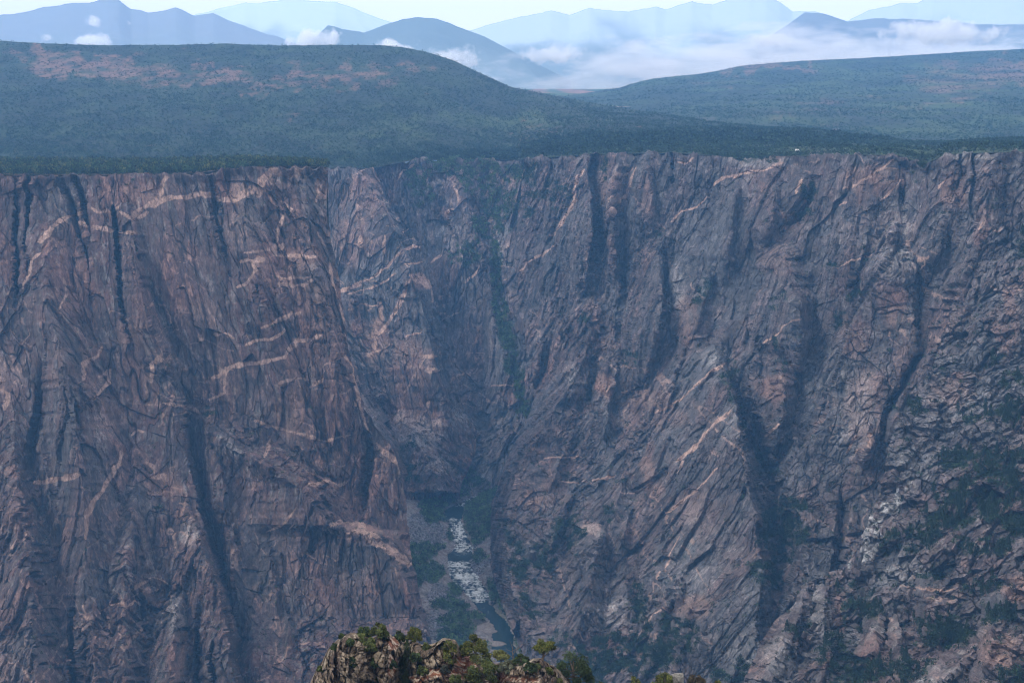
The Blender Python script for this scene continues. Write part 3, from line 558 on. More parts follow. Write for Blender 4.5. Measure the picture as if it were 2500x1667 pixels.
# ---------------------------------------------------------------- near right slope
L_4 = [(430, 2660), (450, 2620), (520, 2490), (590, 2395), (670, 2350), (800, 2310), (899, 2277), (985, 2202), (1086, 2170), (1171, 2157), (1246, 2130), (1310, 2104), (1385, 2072), (1425, 1960), (1470, 1944), (1513, 1892), (1577, 1853), (1667, 1816), (1800, 1770)]
def Y4(px, py):
    return table(px, py, [1800, 2100, 2350, 2600, 2950], [430, 700, 900, 1100, 1300, 1500, 1800],
      [[1500, 1480, 1440, 1370, 1270], [1400, 1400, 1380, 1230, 1120], [1310, 1290, 1260, 1130, 1020], [1250, 1200, 1130, 1040, 940], [1180, 1120, 1040, 960, 870], [1100, 1040, 960, 900, 810], [960, 900, 830, 770, 700]])
R4 = [
 [(1420, 1975, 0, 10, 10), (1440, 1972, 30, 14, 10), (1500, 1955, 50, 40, 20), (1600, 1900, 60, 60, 50), (1780, 1860, 60, 60, 90)],
 [(1430, 2022, 0, 14, 10), (1445, 2018, 40, 20, 12), (1520, 2012, 54, 44, 16), (1620, 2020, 40, 50, 30), (1700, 2020, 0, 50, 30)],
 [(1240, 2135, 0, 20, 20), (1290, 2115, 30, 40, 30), (1380, 2100, 20, 40, 40), (1440, 2090, 0, 30, 30)],
 [(1100, 2215, 0, 20, 30), (1160, 2190, 24, 30, 50), (1280, 2180, 20, 30, 60), (1340, 2180, 0, 30, 60)],
 [(1460, 2155, 0, 12, 16), (1500, 2160, 24, 20, 20), (1600, 2140, 30, 30, 20), (1660, 2150, 0, 30, 20)],
 [(1440, 2110, 0, 12, 12), (1470, 2102, 20, 16, 14), (1520, 2100, 0, 16, 16)],
 [(1500, 2190, 0, 16, 16), (1560, 2200, 26, 20, 20), (1660, 2210, 20, 20, 20), (1700, 2210, 0, 20, 20)],
 [(1400, 2260, 0, 14, 40), (1440, 2262, 34, 18, 60), (1540, 2275, 30, 20, 50), (1580, 2280, 0, 20, 50)],
 [(1420, 2480, 0, 40, 40), (1480, 2440, 36, 30, 70), (1580, 2420, 40, 30, 90), (1780, 2380, 50, 40, 120)],
 [(1400, 2210, 0, 10, 20), (1500, 2225, -22, 12, 18), (1560, 2240, 0, 12, 18)],
 [(1560, 2400, 0, 30, 30), (1640, 2330, 30, 50, 50), (1780, 2280, 40, 60, 60)],
 [(500, 2560, 0, 60, 60), (640, 2460, 30, 60, 90), (800, 2400, 30, 60, 100), (950, 2360, 0, 60, 100)],
]
W4V = [(3, [(2200, 1430), (2280, 1440), (2330, 1430)])]
P4 = [(2460, 780, 40, 120, .6), (2320, 960, 60, 60, .5), (2500, 1440, 60, 30, .8), (2160, 1600, 60, 60, .4), (2440, 1580, 60, 60, .5), (2420, 1560, 40, 60, .5), (2050, 1500, 20, 60, .6)]
L4 = [(1990, 1500, 40, 80, 1.2), (1900, 1600, 50, 60, 1.1), (2230, 1150, 50, 60, .6), (2350, 980, 80, 50, .6), (2250, 1000, 60, 50, .5), (2400, 1250, 60, 60, .4), (2200, 1400, 90, 40, .6), (2370, 1340, 60, 30, .7), (2280, 1650, 80, 40, .7), (2450, 1100, 60, 60, .5), (2180, 1560, 50, 60, .5)]
WH4 = [(2215, 1170, 12, 20, 1.2), (2185, 1210, 12, 30, 1.2), (2165, 1240, 14, 20, 1.), (2130, 1300, 30, 50, 2.2), (2118, 1340, 20, 36, 1.8), (2080, 1380, 10, 16, 1.1), (2400, 1340, 22, 10, .8), (2280, 1690, 40, 26, .7)]
G4 = [(2440, 1140, 120, 60, 1.), (2360, 1240, 120, 60, .95), (2200, 1320, 60, 30, .8), (2480, 1260, 60, 50, 1), (2080, 1480, 30, 60, .9), (2290, 1540, 60, 50, 1.1), (2150, 1640, 110, 40, 1.), (2040, 1600, 60, 60, .9), (2490, 1020, 60, 40, .9), (2240, 1005, 30, 20, 1), (2390, 1020, 60, 16, .9),
      (2100, 1440, 60, 20, .9), (2260, 1400, 40, 20, .9), (2400, 1430, 60, 24, .8), (2480, 1660, 60, 60, .7), (1950, 1540, 40, 30, .8), (2420, 880, 40, 20, .7), (2500, 600, 30, 90, .5), (2200, 1100, 20, 30, .6), (2700, 1200, 200, 400, .8), (2340, 1560, 60, 30, .8)]
R4 = [[(a, b, c * .5, d * 1.3, e) for (a, b, c, d, e) in r] for r in R4]
L4 = [(a, b, c, d, e * .7) for (a, b, c, d, e) in L4]
G4 += [(2330, 1120, 60, 40, .9), (2480, 1180, 80, 60, 1.), (2120, 1500, 50, 40, .9), (2200, 1640, 90, 40, 1.), (2400, 1330, 90, 30, .9), (2260, 1300, 60, 40, .9), (2480, 940, 50, 30, .8), (2440, 1500, 60, 40, .8), (2060, 1660, 60, 30, .9)]
W_N = build_wall('near_right_slope', None, fn(L_4, 8), lambda y: 2960 + 0 * y, lambda x: 430 + 0 * x, 1800, Y4, R4, 500, -.12,
    lambda x, y: .22 + .2 * ss(1400, 1650, y) + 0 * x, STEP * .85, W4V, P4, L4, G4, whites=WH4, wrapL=True, amp=.7, st=1.15, up=0., spurs=20., blocky=.85, cap=True, rimjit=0, jit=6)
# ================================================================ vegetation builders
def leaf_tmpl(n, rng, w=1.0, h=1.0, size=.5, base=0.15, cone=0.0):
    """triangle clumps spread through a crown of unit radius / unit height"""
    P = []
    while len(P) < n:
        p = rng.uniform(-1, 1, 3)
        if p @ p > 1 or p @ p < .18: continue
        P.append(p)
    P = np.array(P)
    z = (P[:, 2] + 1) / 2
    rad = (1 - cone * z)
    C = np.stack([P[:, 0] * rad * w, P[:, 1] * rad * w, base + z * (h - base)], 1)
    T = rng.normal(size=(n, 3, 3)); T /= np.linalg.norm(T, axis=2, keepdims=True)
    T[:, :, 2] *= .7
    V = C[:, None, :] + T * size * rng.uniform(.6, 1.2, (n, 1, 1)) * np.array([w, w, h * .9])
    return V.reshape(-1, 3).astype(f32)
def scatter_mesh(name, pos, rad, hgt, colr, tmpls, mat, rng):
    """all clumps of one stand of vegetation in one mesh"""
    n = len(pos); k = rng.integers(0, len(tmpls), n); ang = rng.uniform(0, 6.283, n)
    VV = []; CC = []
    for i, T in enumerate(tmpls):
        m = np.where(k == i)[0]
        if not len(m): continue
        ca, sa = np.cos(ang[m])[:, None], np.sin(ang[m])[:, None]
        x = T[None, :, 0] * ca - T[None, :, 1] * sa; y = T[None, :, 0] * sa + T[None, :, 1] * ca
        v = np.stack([pos[m, 0:1] + x * rad[m][:, None], pos[m, 1:2] + y * rad[m][:, None], pos[m, 2:3] + T[None, :, 2] * hgt[m][:, None]], -1)
        VV.append(v.reshape(-1, 3))
        tv = rng.uniform(.7, 1.35, (len(m), len(T) // 3, 1)).repeat(3, 1)
        CC.append((colr[m][:, None, :] * tv).reshape(-1, 3))
    V = np.concatenate(VV); Cc = np.concatenate(CC)
    return mesh_np(name, V, np.arange(len(V)).reshape(-1, 3), mat, Cc)
def veg_material(name):
    m, nt, b = mat_new(name); at = nt.nodes.new('ShaderNodeAttribute'); at.attribute_name = 'Col'
    nt.links.new(at.outputs['Color'], b.inputs['Base Color']); b.inputs['Roughness'].default_value = .85; b.inputs['Specular IOR Level'].default_value = .1
    return m
M_VEG = veg_material('foliage'); M_BARK = rock_material('bark', 6, .9, .5, (1, 1, .3))
GD = C3(.017, .030, .019); GM = C3(.026, .047, .022); GL = C3(.046, .080, .028); GO = C3(.075, .085, .028)
rngv = np.random.default_rng(5)
T_FAR = [leaf_tmpl(7, rngv, 1, 1, .55, .1) for _ in range(8)]
T_MID = [leaf_tmpl(26, rngv, 1, 1, .36, .12) for _ in range(10)]
T_PINE = [leaf_tmpl(46, rngv, 1, 1, .20, .05, .85) for _ in range(6)]

# ================================================================ plateau and hills
def land(name, px, py0, Y0, py1, Y1, nrow, zfun, colfun, drop=60., dropY=300., pw=1.0):
    """ground between a near line and a far crest line, with its back falling away"""
    s = np.linspace(0, 1, nrow)[:, None]
    sy = (np.exp(1.0 * s) - 1) / (math.e - 1)
    x0, y0, z0 = world(px, py0, Y0); x1, y1, z1 = world(px, py1, Y1)
    Y = y0[None] + (y1 - y0)[None] * sy
    t = (px - CX) / FOC
    # keep each column on its bearing
    X = (x0 / y0)[None] * Y * (1 - sy) + (x1 / y1)[None] * Y * sy
    Z = z0[None] + (z1 - z0)[None] * zfun(sy, px[None])
    Z = Z + bumps(X, Y, sy)
    c = colfun(X, Y, Z, px[None] + 0 * Y)
    n = 6; k = (np.arange(1, n + 1) / n)[:, None]
    Xb = X[-1:] * (1 + k * dropY / Y[-1:]); Yb = Y[-1:] + k * dropY; Zb = Z[-1:] - drop * k ** 1.5
    X = np.vstack([X, Xb]); Y = np.vstack([Y, Yb]); Z = np.vstack([Z, Zb]); c = np.vstack([c, np.repeat(c[-1:], n, 0)])
    o = sheet(name, X, Y, Z, M_LAND, c, True); tag(o, kind='structure')
    return X, Y, Z
def bumps(X, Y, sy):
    e = np.minimum(1, sy * 6) * np.minimum(1, (1.02 - sy) * 6)
    return e * (10 * fbm(X / 260., Y / 420., 700, 4) + 7 * (ridged(X / 170. + Y / 900., Y / 700., 720, 3) - .6)) + .9 * fbm(X / 14., Y / 14., 730, 3) * np.minimum(1, sy * 30)
M_LAND = rock_material('scrub_ground', .5, .95, .4, (1, 1, 1))
def hill_col(X, Y, Z, PX):
    ppx, ppy = PX, project(X, Y, Z)[1]
    soil = SOIL * 1.0
    g = mixc(GM, GD, ss(.3, .7, vn(X / 60., Y / 60., 740)))
    lg = ss(.1, .6, fbm(X / 120., Y / 160., 745, 4) + .9 * blobs(ppx, ppy, [(1180, 300, 260, 30, .8), (1000, 340, 120, 14, .6), (1260, 350, 120, 14, .6), (650, 310, 200, 25, .4), (1500, 330, 200, 20, .4), (1850, 360, 200, 12, .9), (2200, 365, 300, 14, .9), (1300, 340, 200, 20, .7)], 746, 20) - .2)
    g = mixc(g, GL * .85, lg)
    s = .55 * fbm(X / 26., Y / 45., 750, 4) + .6 * blobs(ppx, ppy, [(220, 160, 200, 36, 1.0), (480, 190, 220, 34, .85), (800, 190, 240, 40, .7), (960, 170, 120, 30, .6), (90, 130, 120, 22, .8), (620, 220, 80, 16, .8), (1300, 340, 120, 24, .35), (700, 280, 60, 12, .4), (1600, 345, 120, 12, .4), (2000, 360, 200, 10, .3), (1400, 300, 300, 20, .3)], 751, 26)
    s = ss(.25, .75, s)
    return mixc(g * .7, soil * .8, s * .75)
pxs = np.arange(-420, 2960, 2.4)
rimp = smooth_interp(pxs, RIM, 3); rimY = interp(pxs, YF)
hm = pxs < 812
fp = np.where(hm, 411., rimp); fY = np.where(hm, 2190., rimY)
CREST = [(-420, 92), (0, 101), (100, 106), (260, 111), (430, 110), (550, 106), (680, 111), (850, 110), (930, 111), (980, 115), (1040, 127), (1110, 150), (1170, 178), (1245, 212), (1340, 232), (1490, 258), (1600, 275), (1720, 296), (1830, 309), (1915, 318), (2020, 328), (2130, 340), (2210, 348), (2300, 352), (2400, 349), (2500, 347), (2960, 340)]
CRY = [(-420, 3600), (1000, 3600), (1250, 3500), (1500, 3250), (1800, 2850), (2000, 2550), (2200, 2250), (2960, 2150)]
X_H, Y_H, Z_H = land('hills', pxs, fp, fY, smooth_interp(pxs, CREST, 8), interp(pxs, CRY), int(760 / STEP), lambda s, p: np.where(p < 1900, s ** 1.25, s), hill_col, drop=200, dropY=700)
# flat ground on top of the near left wall
pl = np.arange(-420, 800, 2.6)
NT = [(-400, 396), (0, 397), (300, 398), (440, 397), (560, 393), (640, 394), (720, 402), (800, 409)]
def rim_col(X, Y, Z, PX): return mixc(GD, SOIL, ss(.4, .7, vn(X / 15., Y / 15., 760)) * .5)
def _z(s, p): return s
_b = bumps; bumps = lambda X, Y, sy: .8 * fbm(X / 14., Y / 14., 731, 3)
X_N, Y_N, Z_N = land('rim_plateau', pl, smooth_interp(pl, RIM[:7] + [(803, 410), (900, 410)], 4), interp(pl, [(-400, 1500), (0, 1530), (400, 1550), (803, 1565)]) + 12, smooth_interp(pl, NT, 8), interp(pl, [(-400, 1800), (560, 1790), (700, 1730), (800, 1640)]), 60, _z, rim_col, drop=90, dropY=120)
bumps = _b
# the far hill on the right
pr = np.arange(1080, 3000, 2.4)
CR2 = [(1080, 300), (1250, 262), (1350, 238), (1450, 224), (1510, 215), (1550, 203), (1594, 192), (1700, 182), (1760, 172), (1807, 161), (1900, 154), (1967, 149), (2100, 142), (2232, 135), (2360, 127), (2500, 120), (3000, 100)]
def hill2_col(X, Y, Z, PX):
    PY = project(X, Y, Z)[1]
    g = mixc(GM, GD, ss(.2, .7, vn(X / 90., Y / 90., 780)))
    g = mixc(g, GL * .9, ss(.0, .6, fbm(X / 160., Y / 200., 785, 4)))
    s = .8 * ss(.3, .85, .45 * fbm(X / 70., Y / 110., 790, 4) + blobs(PX, PY, [(2480, 170, 160, 40, .7), (2350, 200, 160, 60, .55), (1850, 165, 220, 12, .7), (2100, 260, 300, 26, .35), (1900, 300, 300, 18, .35), (1750, 200, 120, 20, .3)], 791, 30))
    return mixc(g * .8, SOIL * .85, s * .8)
X_G, Y_G, Z_G = land('far_hill', pr, np.full(len(pr), 372.), np.full(len(pr), 2550.), smooth_interp(pr, CR2, 8), interp(pr, [(1080, 4300), (1500, 5000), (1800, 5500), (3000, 5800)]), int(560 / STEP), lambda s, p: s ** 1.15, hill2_col, drop=250, dropY=900)
# flat plain beyond the saddle
pp = np.arange(700, 2100, 8.)
def plain_col(X, Y, Z, PX): return mixc(GL, SOIL * 1.1, ss(.3, .7, vn(X / 60., Y / 300., 795)))
land('plain', pp, np.full(len(pp), 262.), np.full(len(pp), 3900.), np.full(len(pp), 217.), np.full(len(pp), 6600.), 90, lambda s, p: s, plain_col, drop=60, dropY=2000)

# ================================================================ mountains
M_MT, nt_m, b_m = mat_new('mountain_ground'); at_m = nt_m.nodes.new('ShaderNodeAttribute'); at_m.attribute_name = 'Col'; nt_m.links.new(at_m.outputs['Color'], b_m.inputs['Base Color']); b_m.inputs['Roughness'].default_value = 1
def mountain(name, sil, Y, base_z, depth, seed, cold, rough=1.0):
    x_ = np.array(sil)[:, 0]; p = np.arange(x_.min(), x_.max(), 5.)
    crest = interp(p, sil) - 2.5 * fbm(p / 34., 0 * p, seed, 4) * rough
    xc, yc, zc = world(p, crest, Y + 0 * p)
    n = 70; s = np.linspace(0, 1, n)[:, None]
    Yg = yc[None] - depth * (1 - s); Xg = (xc / yc)[None] * Yg
    Zg = base_z + (zc[None] - base_z) * s ** 1.15
    r = ridged(Xg / 420. + .5 * Yg / 420., Yg / 380., seed + 3, 4)
    Zg = Zg + (r - .62) * 130 * s * (1 - s) * 2.2
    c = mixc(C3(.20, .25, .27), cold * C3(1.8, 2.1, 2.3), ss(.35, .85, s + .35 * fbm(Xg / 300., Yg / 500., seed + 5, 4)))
    k = (np.arange(1, 8) / 7)[:, None]
    Xb = Xg[-1:] * (1 + k * 700 / Y); Yb = Yg[-1:] + 700 * k; Zb = Zg[-1:] + (base_z - Zg[-1:]) * k
    o = sheet(name, np.vstack([Xg, Xb]), np.vstack([Yg, Yb]), np.vstack([Zg, Zb]), M_MT, np.vstack([c, np.repeat(c[-1:], 7, 0)]), True)
    tag(o, kind='structure')
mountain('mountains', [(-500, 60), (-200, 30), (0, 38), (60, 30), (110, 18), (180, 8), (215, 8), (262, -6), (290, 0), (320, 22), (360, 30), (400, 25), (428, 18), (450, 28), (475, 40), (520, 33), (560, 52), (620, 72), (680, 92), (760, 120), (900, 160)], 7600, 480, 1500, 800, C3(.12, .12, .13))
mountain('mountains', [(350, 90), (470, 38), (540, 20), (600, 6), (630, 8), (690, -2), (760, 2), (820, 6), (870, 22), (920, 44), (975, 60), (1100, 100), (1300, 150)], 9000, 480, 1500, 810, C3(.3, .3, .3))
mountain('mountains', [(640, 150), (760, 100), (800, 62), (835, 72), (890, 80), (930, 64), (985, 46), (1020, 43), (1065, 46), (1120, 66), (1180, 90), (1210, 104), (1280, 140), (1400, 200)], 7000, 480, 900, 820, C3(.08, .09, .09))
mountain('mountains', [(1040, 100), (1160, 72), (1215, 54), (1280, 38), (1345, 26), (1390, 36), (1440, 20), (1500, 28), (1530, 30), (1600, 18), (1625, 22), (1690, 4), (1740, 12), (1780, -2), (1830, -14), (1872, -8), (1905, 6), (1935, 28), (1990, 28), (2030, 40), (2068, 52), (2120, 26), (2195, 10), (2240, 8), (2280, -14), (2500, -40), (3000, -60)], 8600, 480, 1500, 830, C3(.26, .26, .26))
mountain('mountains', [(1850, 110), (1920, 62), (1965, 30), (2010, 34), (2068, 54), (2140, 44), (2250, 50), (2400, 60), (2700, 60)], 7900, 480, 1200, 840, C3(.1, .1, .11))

# ================================================================ canyon floor and river
RV = [(-40, 1180, 30)]
r6 = lambda x, y: (960 + x / 3.484, 1150 + y / 3.484)
cl = []
for (x, y, wd) in [(1130, 1900, 140), (1050, 1700, 170), (960, 1568, 190), (930, 1480, 190), (945, 1400, 170), (905, 1290, 130), (830, 1210, 120), (745, 1120, 130), (700, 1030, 190), (620, 930, 240), (560, 830, 190), (565, 730, 210), (605, 640, 140), (560, 530, 110), (530, 440, 110), (505, 350, 160), (560, 292, 90), (640, 262, 60), (715, 205, 50), (800, 150, 46), (900, 90, 40), (1050, 20, 40)]:
    q = at_z(*r6(x, y), 0.); k = q[1] / FOC
    cl.append((q[0], q[1], wd / 3.484 * k))
cl = np.array(cl)
# finer, smoothed centre line
tt = np.linspace(0, len(cl) - 1, 240)
def sm(a):
    v = np.interp(tt, np.arange(len(cl)), a); ker = np.ones(9) / 9
    return np.convolve(np.pad(v, 4, mode='edge'), ker, 'valid')
RC = np.stack([sm(cl[:, 0]), sm(cl[:, 1]), sm(cl[:, 2])], 1)
gx = np.arange(-330, 210, 1.5); gy = np.arange(1180, 2300, 1.9)
GX, GY = np.meshgrid(gx, gy)
best = np.full(GX.shape, 1e9); SD = np.zeros_like(GX); WD = np.zeros_like(GX)
for i in range(0, len(RC), 2):
    d = np.hypot(GX - RC[i, 0], GY - RC[i, 1]); m = d < best
    best = np.where(m, d, best); SD = np.where(m, GX - RC[i, 0], SD); WD = np.where(m, RC[i, 2], WD)
off = best - WD / 2 + 3.0 * fbm(GX / 12., GY / 12., 900, 3)
left = SD < 0
bank_w = np.where(left, 62, np.interp(GY, [1300, 1450, 1600], [12, 26, 62]))
GZ = np.where(off < 0, -1.5, 0.0) + np.minimum(np.maximum(off, 0), bank_w) * np.where(left, .36, .5) - np.maximum(off - bank_w - 13, 0) * .9 * ss(1980, 1850, GY) + np.where(off > 0, 1, .5) * 1.3 * facet(GX / 5., GY / 5., 905, 1.8)[0] + 1.2 * fbm(GX / 14., GY / 14., 906, 4) * np.minimum(1, np.maximum(0, off) / 8)
PXF, PYF = project(GX, GY, GZ)
talus = blobs(PXF, PYF, [(1030, 1300, 66, 46, 1.3), (1080, 1455, 50, 34, 1.2), (1065, 1530, 44, 40, 1.1), (1160, 1380, 30, 26, .8), (1095, 1190, 60, 16, 1.1), (1130, 1215, 50, 14, 1.1), (1180, 1370, 30, 16, .8)], 910, 14)
gmask = blobs(PXF, PYF, [(1040, 1345, 60, 18, 1.3), (1070, 1260, 50, 18, 1.2), (1110, 1305, 20, 20, 1.1), (1125, 1520, 66, 30, 1.4), (1100, 1480, 60, 14, 1.1), (1160, 1300, 30, 46, 1.2), (1170, 1360, 26, 20, 1.), (1215, 1440, 30, 40, 1.2), (1230, 1500, 30, 40, 1.1), (1150, 1250, 24, 30, 1), (1140, 1190, 60, 20, 1.), (1080, 1215, 26, 40, 1.1), (1050, 1240, 40, 16, 1.), (1110, 1440, 16, 60, .7), (1230, 1590, 50, 30, 1.1), (1050, 1400, 30, 30, .8), (1110, 1560, 50, 26, 1.2), (1015, 1390, 26, 60, .8), (1200, 1240, 60, 90, .8), (1060, 1600, 60, 20, 1)], 920, 16)
sand = np.zeros_like(GX)
for (x, y, a_, b_) in [(790, 1345, 98, 50), (700, 1350, 60, 40), (885, 1468, 92, 22), (860, 1540, 60, 20), (820, 1590, 80, 22)]:
    q = at_z(*r6(x, y), 0.); k = q[1] / FOC; kk = k / math.sin(math.atan2(600, q[1]))
    e = ((GX - q[0]) / (a_ / 3.484 * k)) ** 2 + ((GY - q[1]) / (b_ / 3.484 * kk)) ** 2 + .7 * fbm(GX / 9., GY / 14., 925, 4)
    sand = np.maximum(sand, 1 - ss(.8, 1.0, e)); GZ = np.where(e < 1.25, .95 - .75 * ss(.55, 1.25, e) + .05 * fbm(GX / 4., GY / 4., 926, 2), GZ)
    off = np.where(e < 1.2, 1., off)
cF = mixc(mixc(GREY * 1.1, BROWN, vn(GX / 10., GY / 10., 930)), GREYL, vn(GX / 3., GY / 3., 931))
cF = mixc(cF, C3(.10, .10, .075), .7 * ss(.3, .7, gmask)); cF = mixc(cF, C3(.17, .15, .14), sand)
cF = mixc(cF, C3(.05, .055, .05), (off < 0) * .8)
o = sheet('canyon_floor', GX, GY, GZ, M_ROCK, cF); tag(o, kind='structure')
# water
nU = 34
tv = RC[1:] - RC[:-1]; tv = np.vstack([tv, tv[-1:]]); nrm = np.stack([tv[:, 1], -tv[:, 0]], 1); nrm /= np.linalg.norm(nrm, axis=1, keepdims=True)
ts = np.linspace(0, len(RC) - 1, 900); RX = np.interp(ts, np.arange(len(RC)), RC[:, 0]); RY = np.interp(ts, np.arange(len(RC)), RC[:, 1]); RW = np.interp(ts, np.arange(len(RC)), RC[:, 2])
NX = np.interp(ts, np.arange(len(RC)), nrm[:, 0]); NY = np.interp(ts, np.arange(len(RC)), nrm[:, 1])
uu = np.linspace(-.62, .62, nU)[None]
WX = RX[:, None] + NX[:, None] * uu * (RW[:, None] + 6); WY = RY[:, None] + NY[:, None] * uu * (RW[:, None] + 6)
_, wpy = project(WX, WY, 0 * WX)
# rapids between the calm pools
rap = interp(wpy, [(1150, .8), (1205, .9), (1235, .5), (1240, .0), (1262, .05), (1272, .75), (1300, .95), (1342, 1.05), (1350, .1), (1366, .0), (1373, .8), (1400, 1.0), (1440, 1.15), (1466, 1.25), (1472, .15), (1490, .05), (1700, 0)])
fo = .5 * fbm(WX / 1.7, WY / 5.5, 940, 4, .7) + .9 * (ridged(WX / 5., WY / 9., 941, 3) - .55) + .32 * fbm(WX / 14., WY / 18., 942, 2)
foam = .95 * ss(.05, .85, fo * 1.25 + .5 * rap - 1.1 * np.abs(uu) ** 1.5 - .08) * np.minimum(1, rap * 2) * (.6 + .4 * vn(WX / 1.8, WY / 6., 944))
WZ = .25 + .5 * foam + .25 * rap * fbm(WX / 3., WY / 3., 943, 2)
o = sheet('river', WX, WY, WZ, None or M_ROCK, mixc(C3(.012, .03, .035), C3(.80, .86, .85), foam), True)
mw, nt_, b_ = mat_new('river_water'); at_ = nt_.nodes.new('ShaderNodeAttribute'); at_.attribute_name = 'Col'; nt_.links.new(at_.outputs['Color'], b_.inputs['Base Color'])
b_.inputs['Roughness'].default_value = .12; nn_ = nt_.nodes.new('ShaderNodeTexNoise'); nn_.inputs['Scale'].default_value = .6; nn_.inputs['Detail'].default_value = 4
gp_ = nt_.nodes.new('ShaderNodeNewGeometry'); nt_.links.new(gp_.outputs['Position'], nn_.inputs['Vector']); bp_ = nt_.nodes.new('ShaderNodeBump'); bp_.inputs['Strength'].default_value = .35; bp_.inputs['Distance'].default_value = .5
nt_.links.new(nn_.outputs[0], bp_.inputs['Height']); nt_.links.new(bp_.outputs[0], b_.inputs['Normal'])
o.data.materials[0] = mw; tag(o, kind='structure')
# ground under everything, and the wall the viewer stands on
def simple_col(X): return np.broadcast_to(GREY * .9, X.shape + (3,)).copy()
gX, gY = np.meshgrid(np.linspace(-9500, 9500, 60), np.linspace(-1500, 16000, 60)); o = sheet('ground', gX, gY, -8 + 0 * gX, M_LAND, simple_col(gX)); tag(o, kind='structure')
vX, vY = np.meshgrid(np.arange(-900, 901, 12.), np.arange(-300, 1040, 12.))
vZ = interp(vY, [(-300, 590), (-20, 588), (40, 560), (150, 505), (260, 452), (420, 350), (600, 235), (800, 110), (950, 25), (1040, -12)]) + 26 * fbm(vX / 90., vY / 90., 950, 4)
vZ = np.minimum(vZ, CAMZ - 6 - np.maximum(0, vY) * .475); vZ = np.minimum(vZ, CAMZ - 5)
o = sheet('viewpoint_slope', vX, vY, vZ, M_ROCK, mixc(simple_col(vX), GD, vn(vX / 30., vY / 30., 951))); tag(o, kind='structure')
# ================================================================ woods on the plateau and scrub on the hills
def pick(Xg, Yg, Zg, n, wfun, rng):
    """random points on a sheet, by weight"""
    nr, nc = Xg.shape; i = rng.integers(0, nr - 8, n * 4); j = rng.integers(0, nc - 1, n * 4)
    a = rng.random(n * 4); b = rng.random(n * 4)
    def L(G): return (G[i, j] * (1 - a) + G[i, j + 1] * a) * (1 - b) + (G[i + 1, j] * (1 - a) + G[i + 1, j + 1] * a) * b
    x, y, z = L(Xg), L(Yg), L(Zg)
    w = wfun(x, y, z); keep = rng.random(n * 4) < w
    P = np.stack([x, y, z], 1)[keep][:n]
    return P
rt = np.random.default_rng(21)
def treecol(n, pal, rng):
    k = rng.integers(0, len(pal), n); return np.array(pal)[k] * rng.uniform(.75, 1.3, (n, 1))
P = pick(X_N, Y_N, Z_N, 9000, lambda x, y, z: .35 + .65 * ss(8, 26, y - interp(project(x, y, z)[0], [(-400, 1500), (0, 1530), (400, 1550), (803, 1565)])), rt)
h = rt.uniform(4, 10, len(P)); o = scatter_mesh('rim_woodland', P, h * .42, h, treecol(len(P), [GD * .8, GD, GM, GM * 1.4, GO], rt), T_MID, M_VEG, rt)
tag(o, 'dark green pinyon and juniper wood covering the flat top of the near left cliff', 'woodland', None, 'stuff')
def wh(x, y, z):
    px, py = project(x, y, z)
    s = blobs(px, py, [(220, 160, 200, 36, 1.0), (480, 190, 220, 34, .85), (800, 190, 240, 40, .7), (960, 170, 120, 30, .6), (90, 130, 120, 22, .8), (620, 220, 80, 16, .8), (1180, 300, 260, 30, .5)], 751, 26)
    far = ss(330, 380, py)
    w = np.clip(1.0 - .62 * s, 0, 1) * (.45 + .55 * ss(.35, .6, vn(x / 45., y / 70., 961)))
    r = np.clip((px - 1750) / 300, 0, 1) * ss(350, 362, py)         # open sage on the right rim
    return w * (1 - .8 * r)
P = pick(X_H, Y_H, Z_H, 75000, wh, rt)
ppx, ppy = project(P[:, 0], P[:, 1], P[:, 2])
band = blobs(ppx, ppy, [(1500, 345, 260, 22, 1), (1800, 335, 240, 18, 1.1), (1100, 385, 200, 20, .9), (1350, 370, 100, 14, .9), (2050, 340, 160, 12, 1)], 965, 14)
h = rt.uniform(2.2, 5.0, len(P)) * (1 + .7 * np.clip(band, 0, 1)); pal = treecol(len(P), [GD, GD, GD, GM, GM, GM * 1.2], rt) * .85; pal = np.where(band[:, None] > .3, pal * .8, pal)
o = scatter_mesh('hill_scrub', P, h * .75, h, pal, T_FAR, M_VEG, rt)
tag(o, 'dotted green scrub and oak brush over the hazy left hill and rim', 'scrub', None, 'stuff')
P = pick(X_G, Y_G, Z_G, 34000, lambda x, y, z: .3 + .7 * ss(.35, .6, vn(x / 90., y / 120., 962)), rt)
h = rt.uniform(2.5, 5.5, len(P)); o = scatter_mesh('far_hill_scrub', P, h * .9, h, treecol(len(P), [GD, GM, GM], rt), T_FAR, M_VEG, rt)
tag(o, 'fine bluish scrub over the far right hill', 'scrub', None, 'stuff')

# ---- scrub and trees on the walls
def wall_pick(W, n, rng, gmin=.08, base=0.0, ledge=0.0):
    X, Y, Z, px, py, g = W
    vis = (px > -60) & (px < 2560) & (py < 1700)
    w = np.where(g > gmin, g, 0) + base
    if ledge:                      # flatter spots hold bushes
        dz = np.abs(np.gradient(Z, axis=0)); dy = np.abs(np.gradient(Y, axis=0)) + np.abs(np.gradient(X, axis=0))
        w = w + ledge * np.clip((dy / (dz + .01) - .9), 0, 1.2) * (.3 + vn(X / 50., Z / 50., 970))
    w = (w * vis).ravel(); w = w / w.sum()
    k = rng.choice(len(w), n, replace=True, p=w)
    return np.stack([X.ravel()[k], Y.ravel()[k], Z.ravel()[k] - .6], 1) + rng.uniform(-.9, .9, (n, 3)) * np.array([1, .6, .5])
def scrub(name, W, n, lo, hi, pal, lab, tm, **k):
    P = wall_pick(W, n, rt, **k); h = rt.uniform(lo, hi, len(P))
    o = scatter_mesh(name, P, h * .62, h, treecol(len(P), pal, rt), tm, M_VEG, rt); tag(o, lab, 'bushes', None, 'stuff')
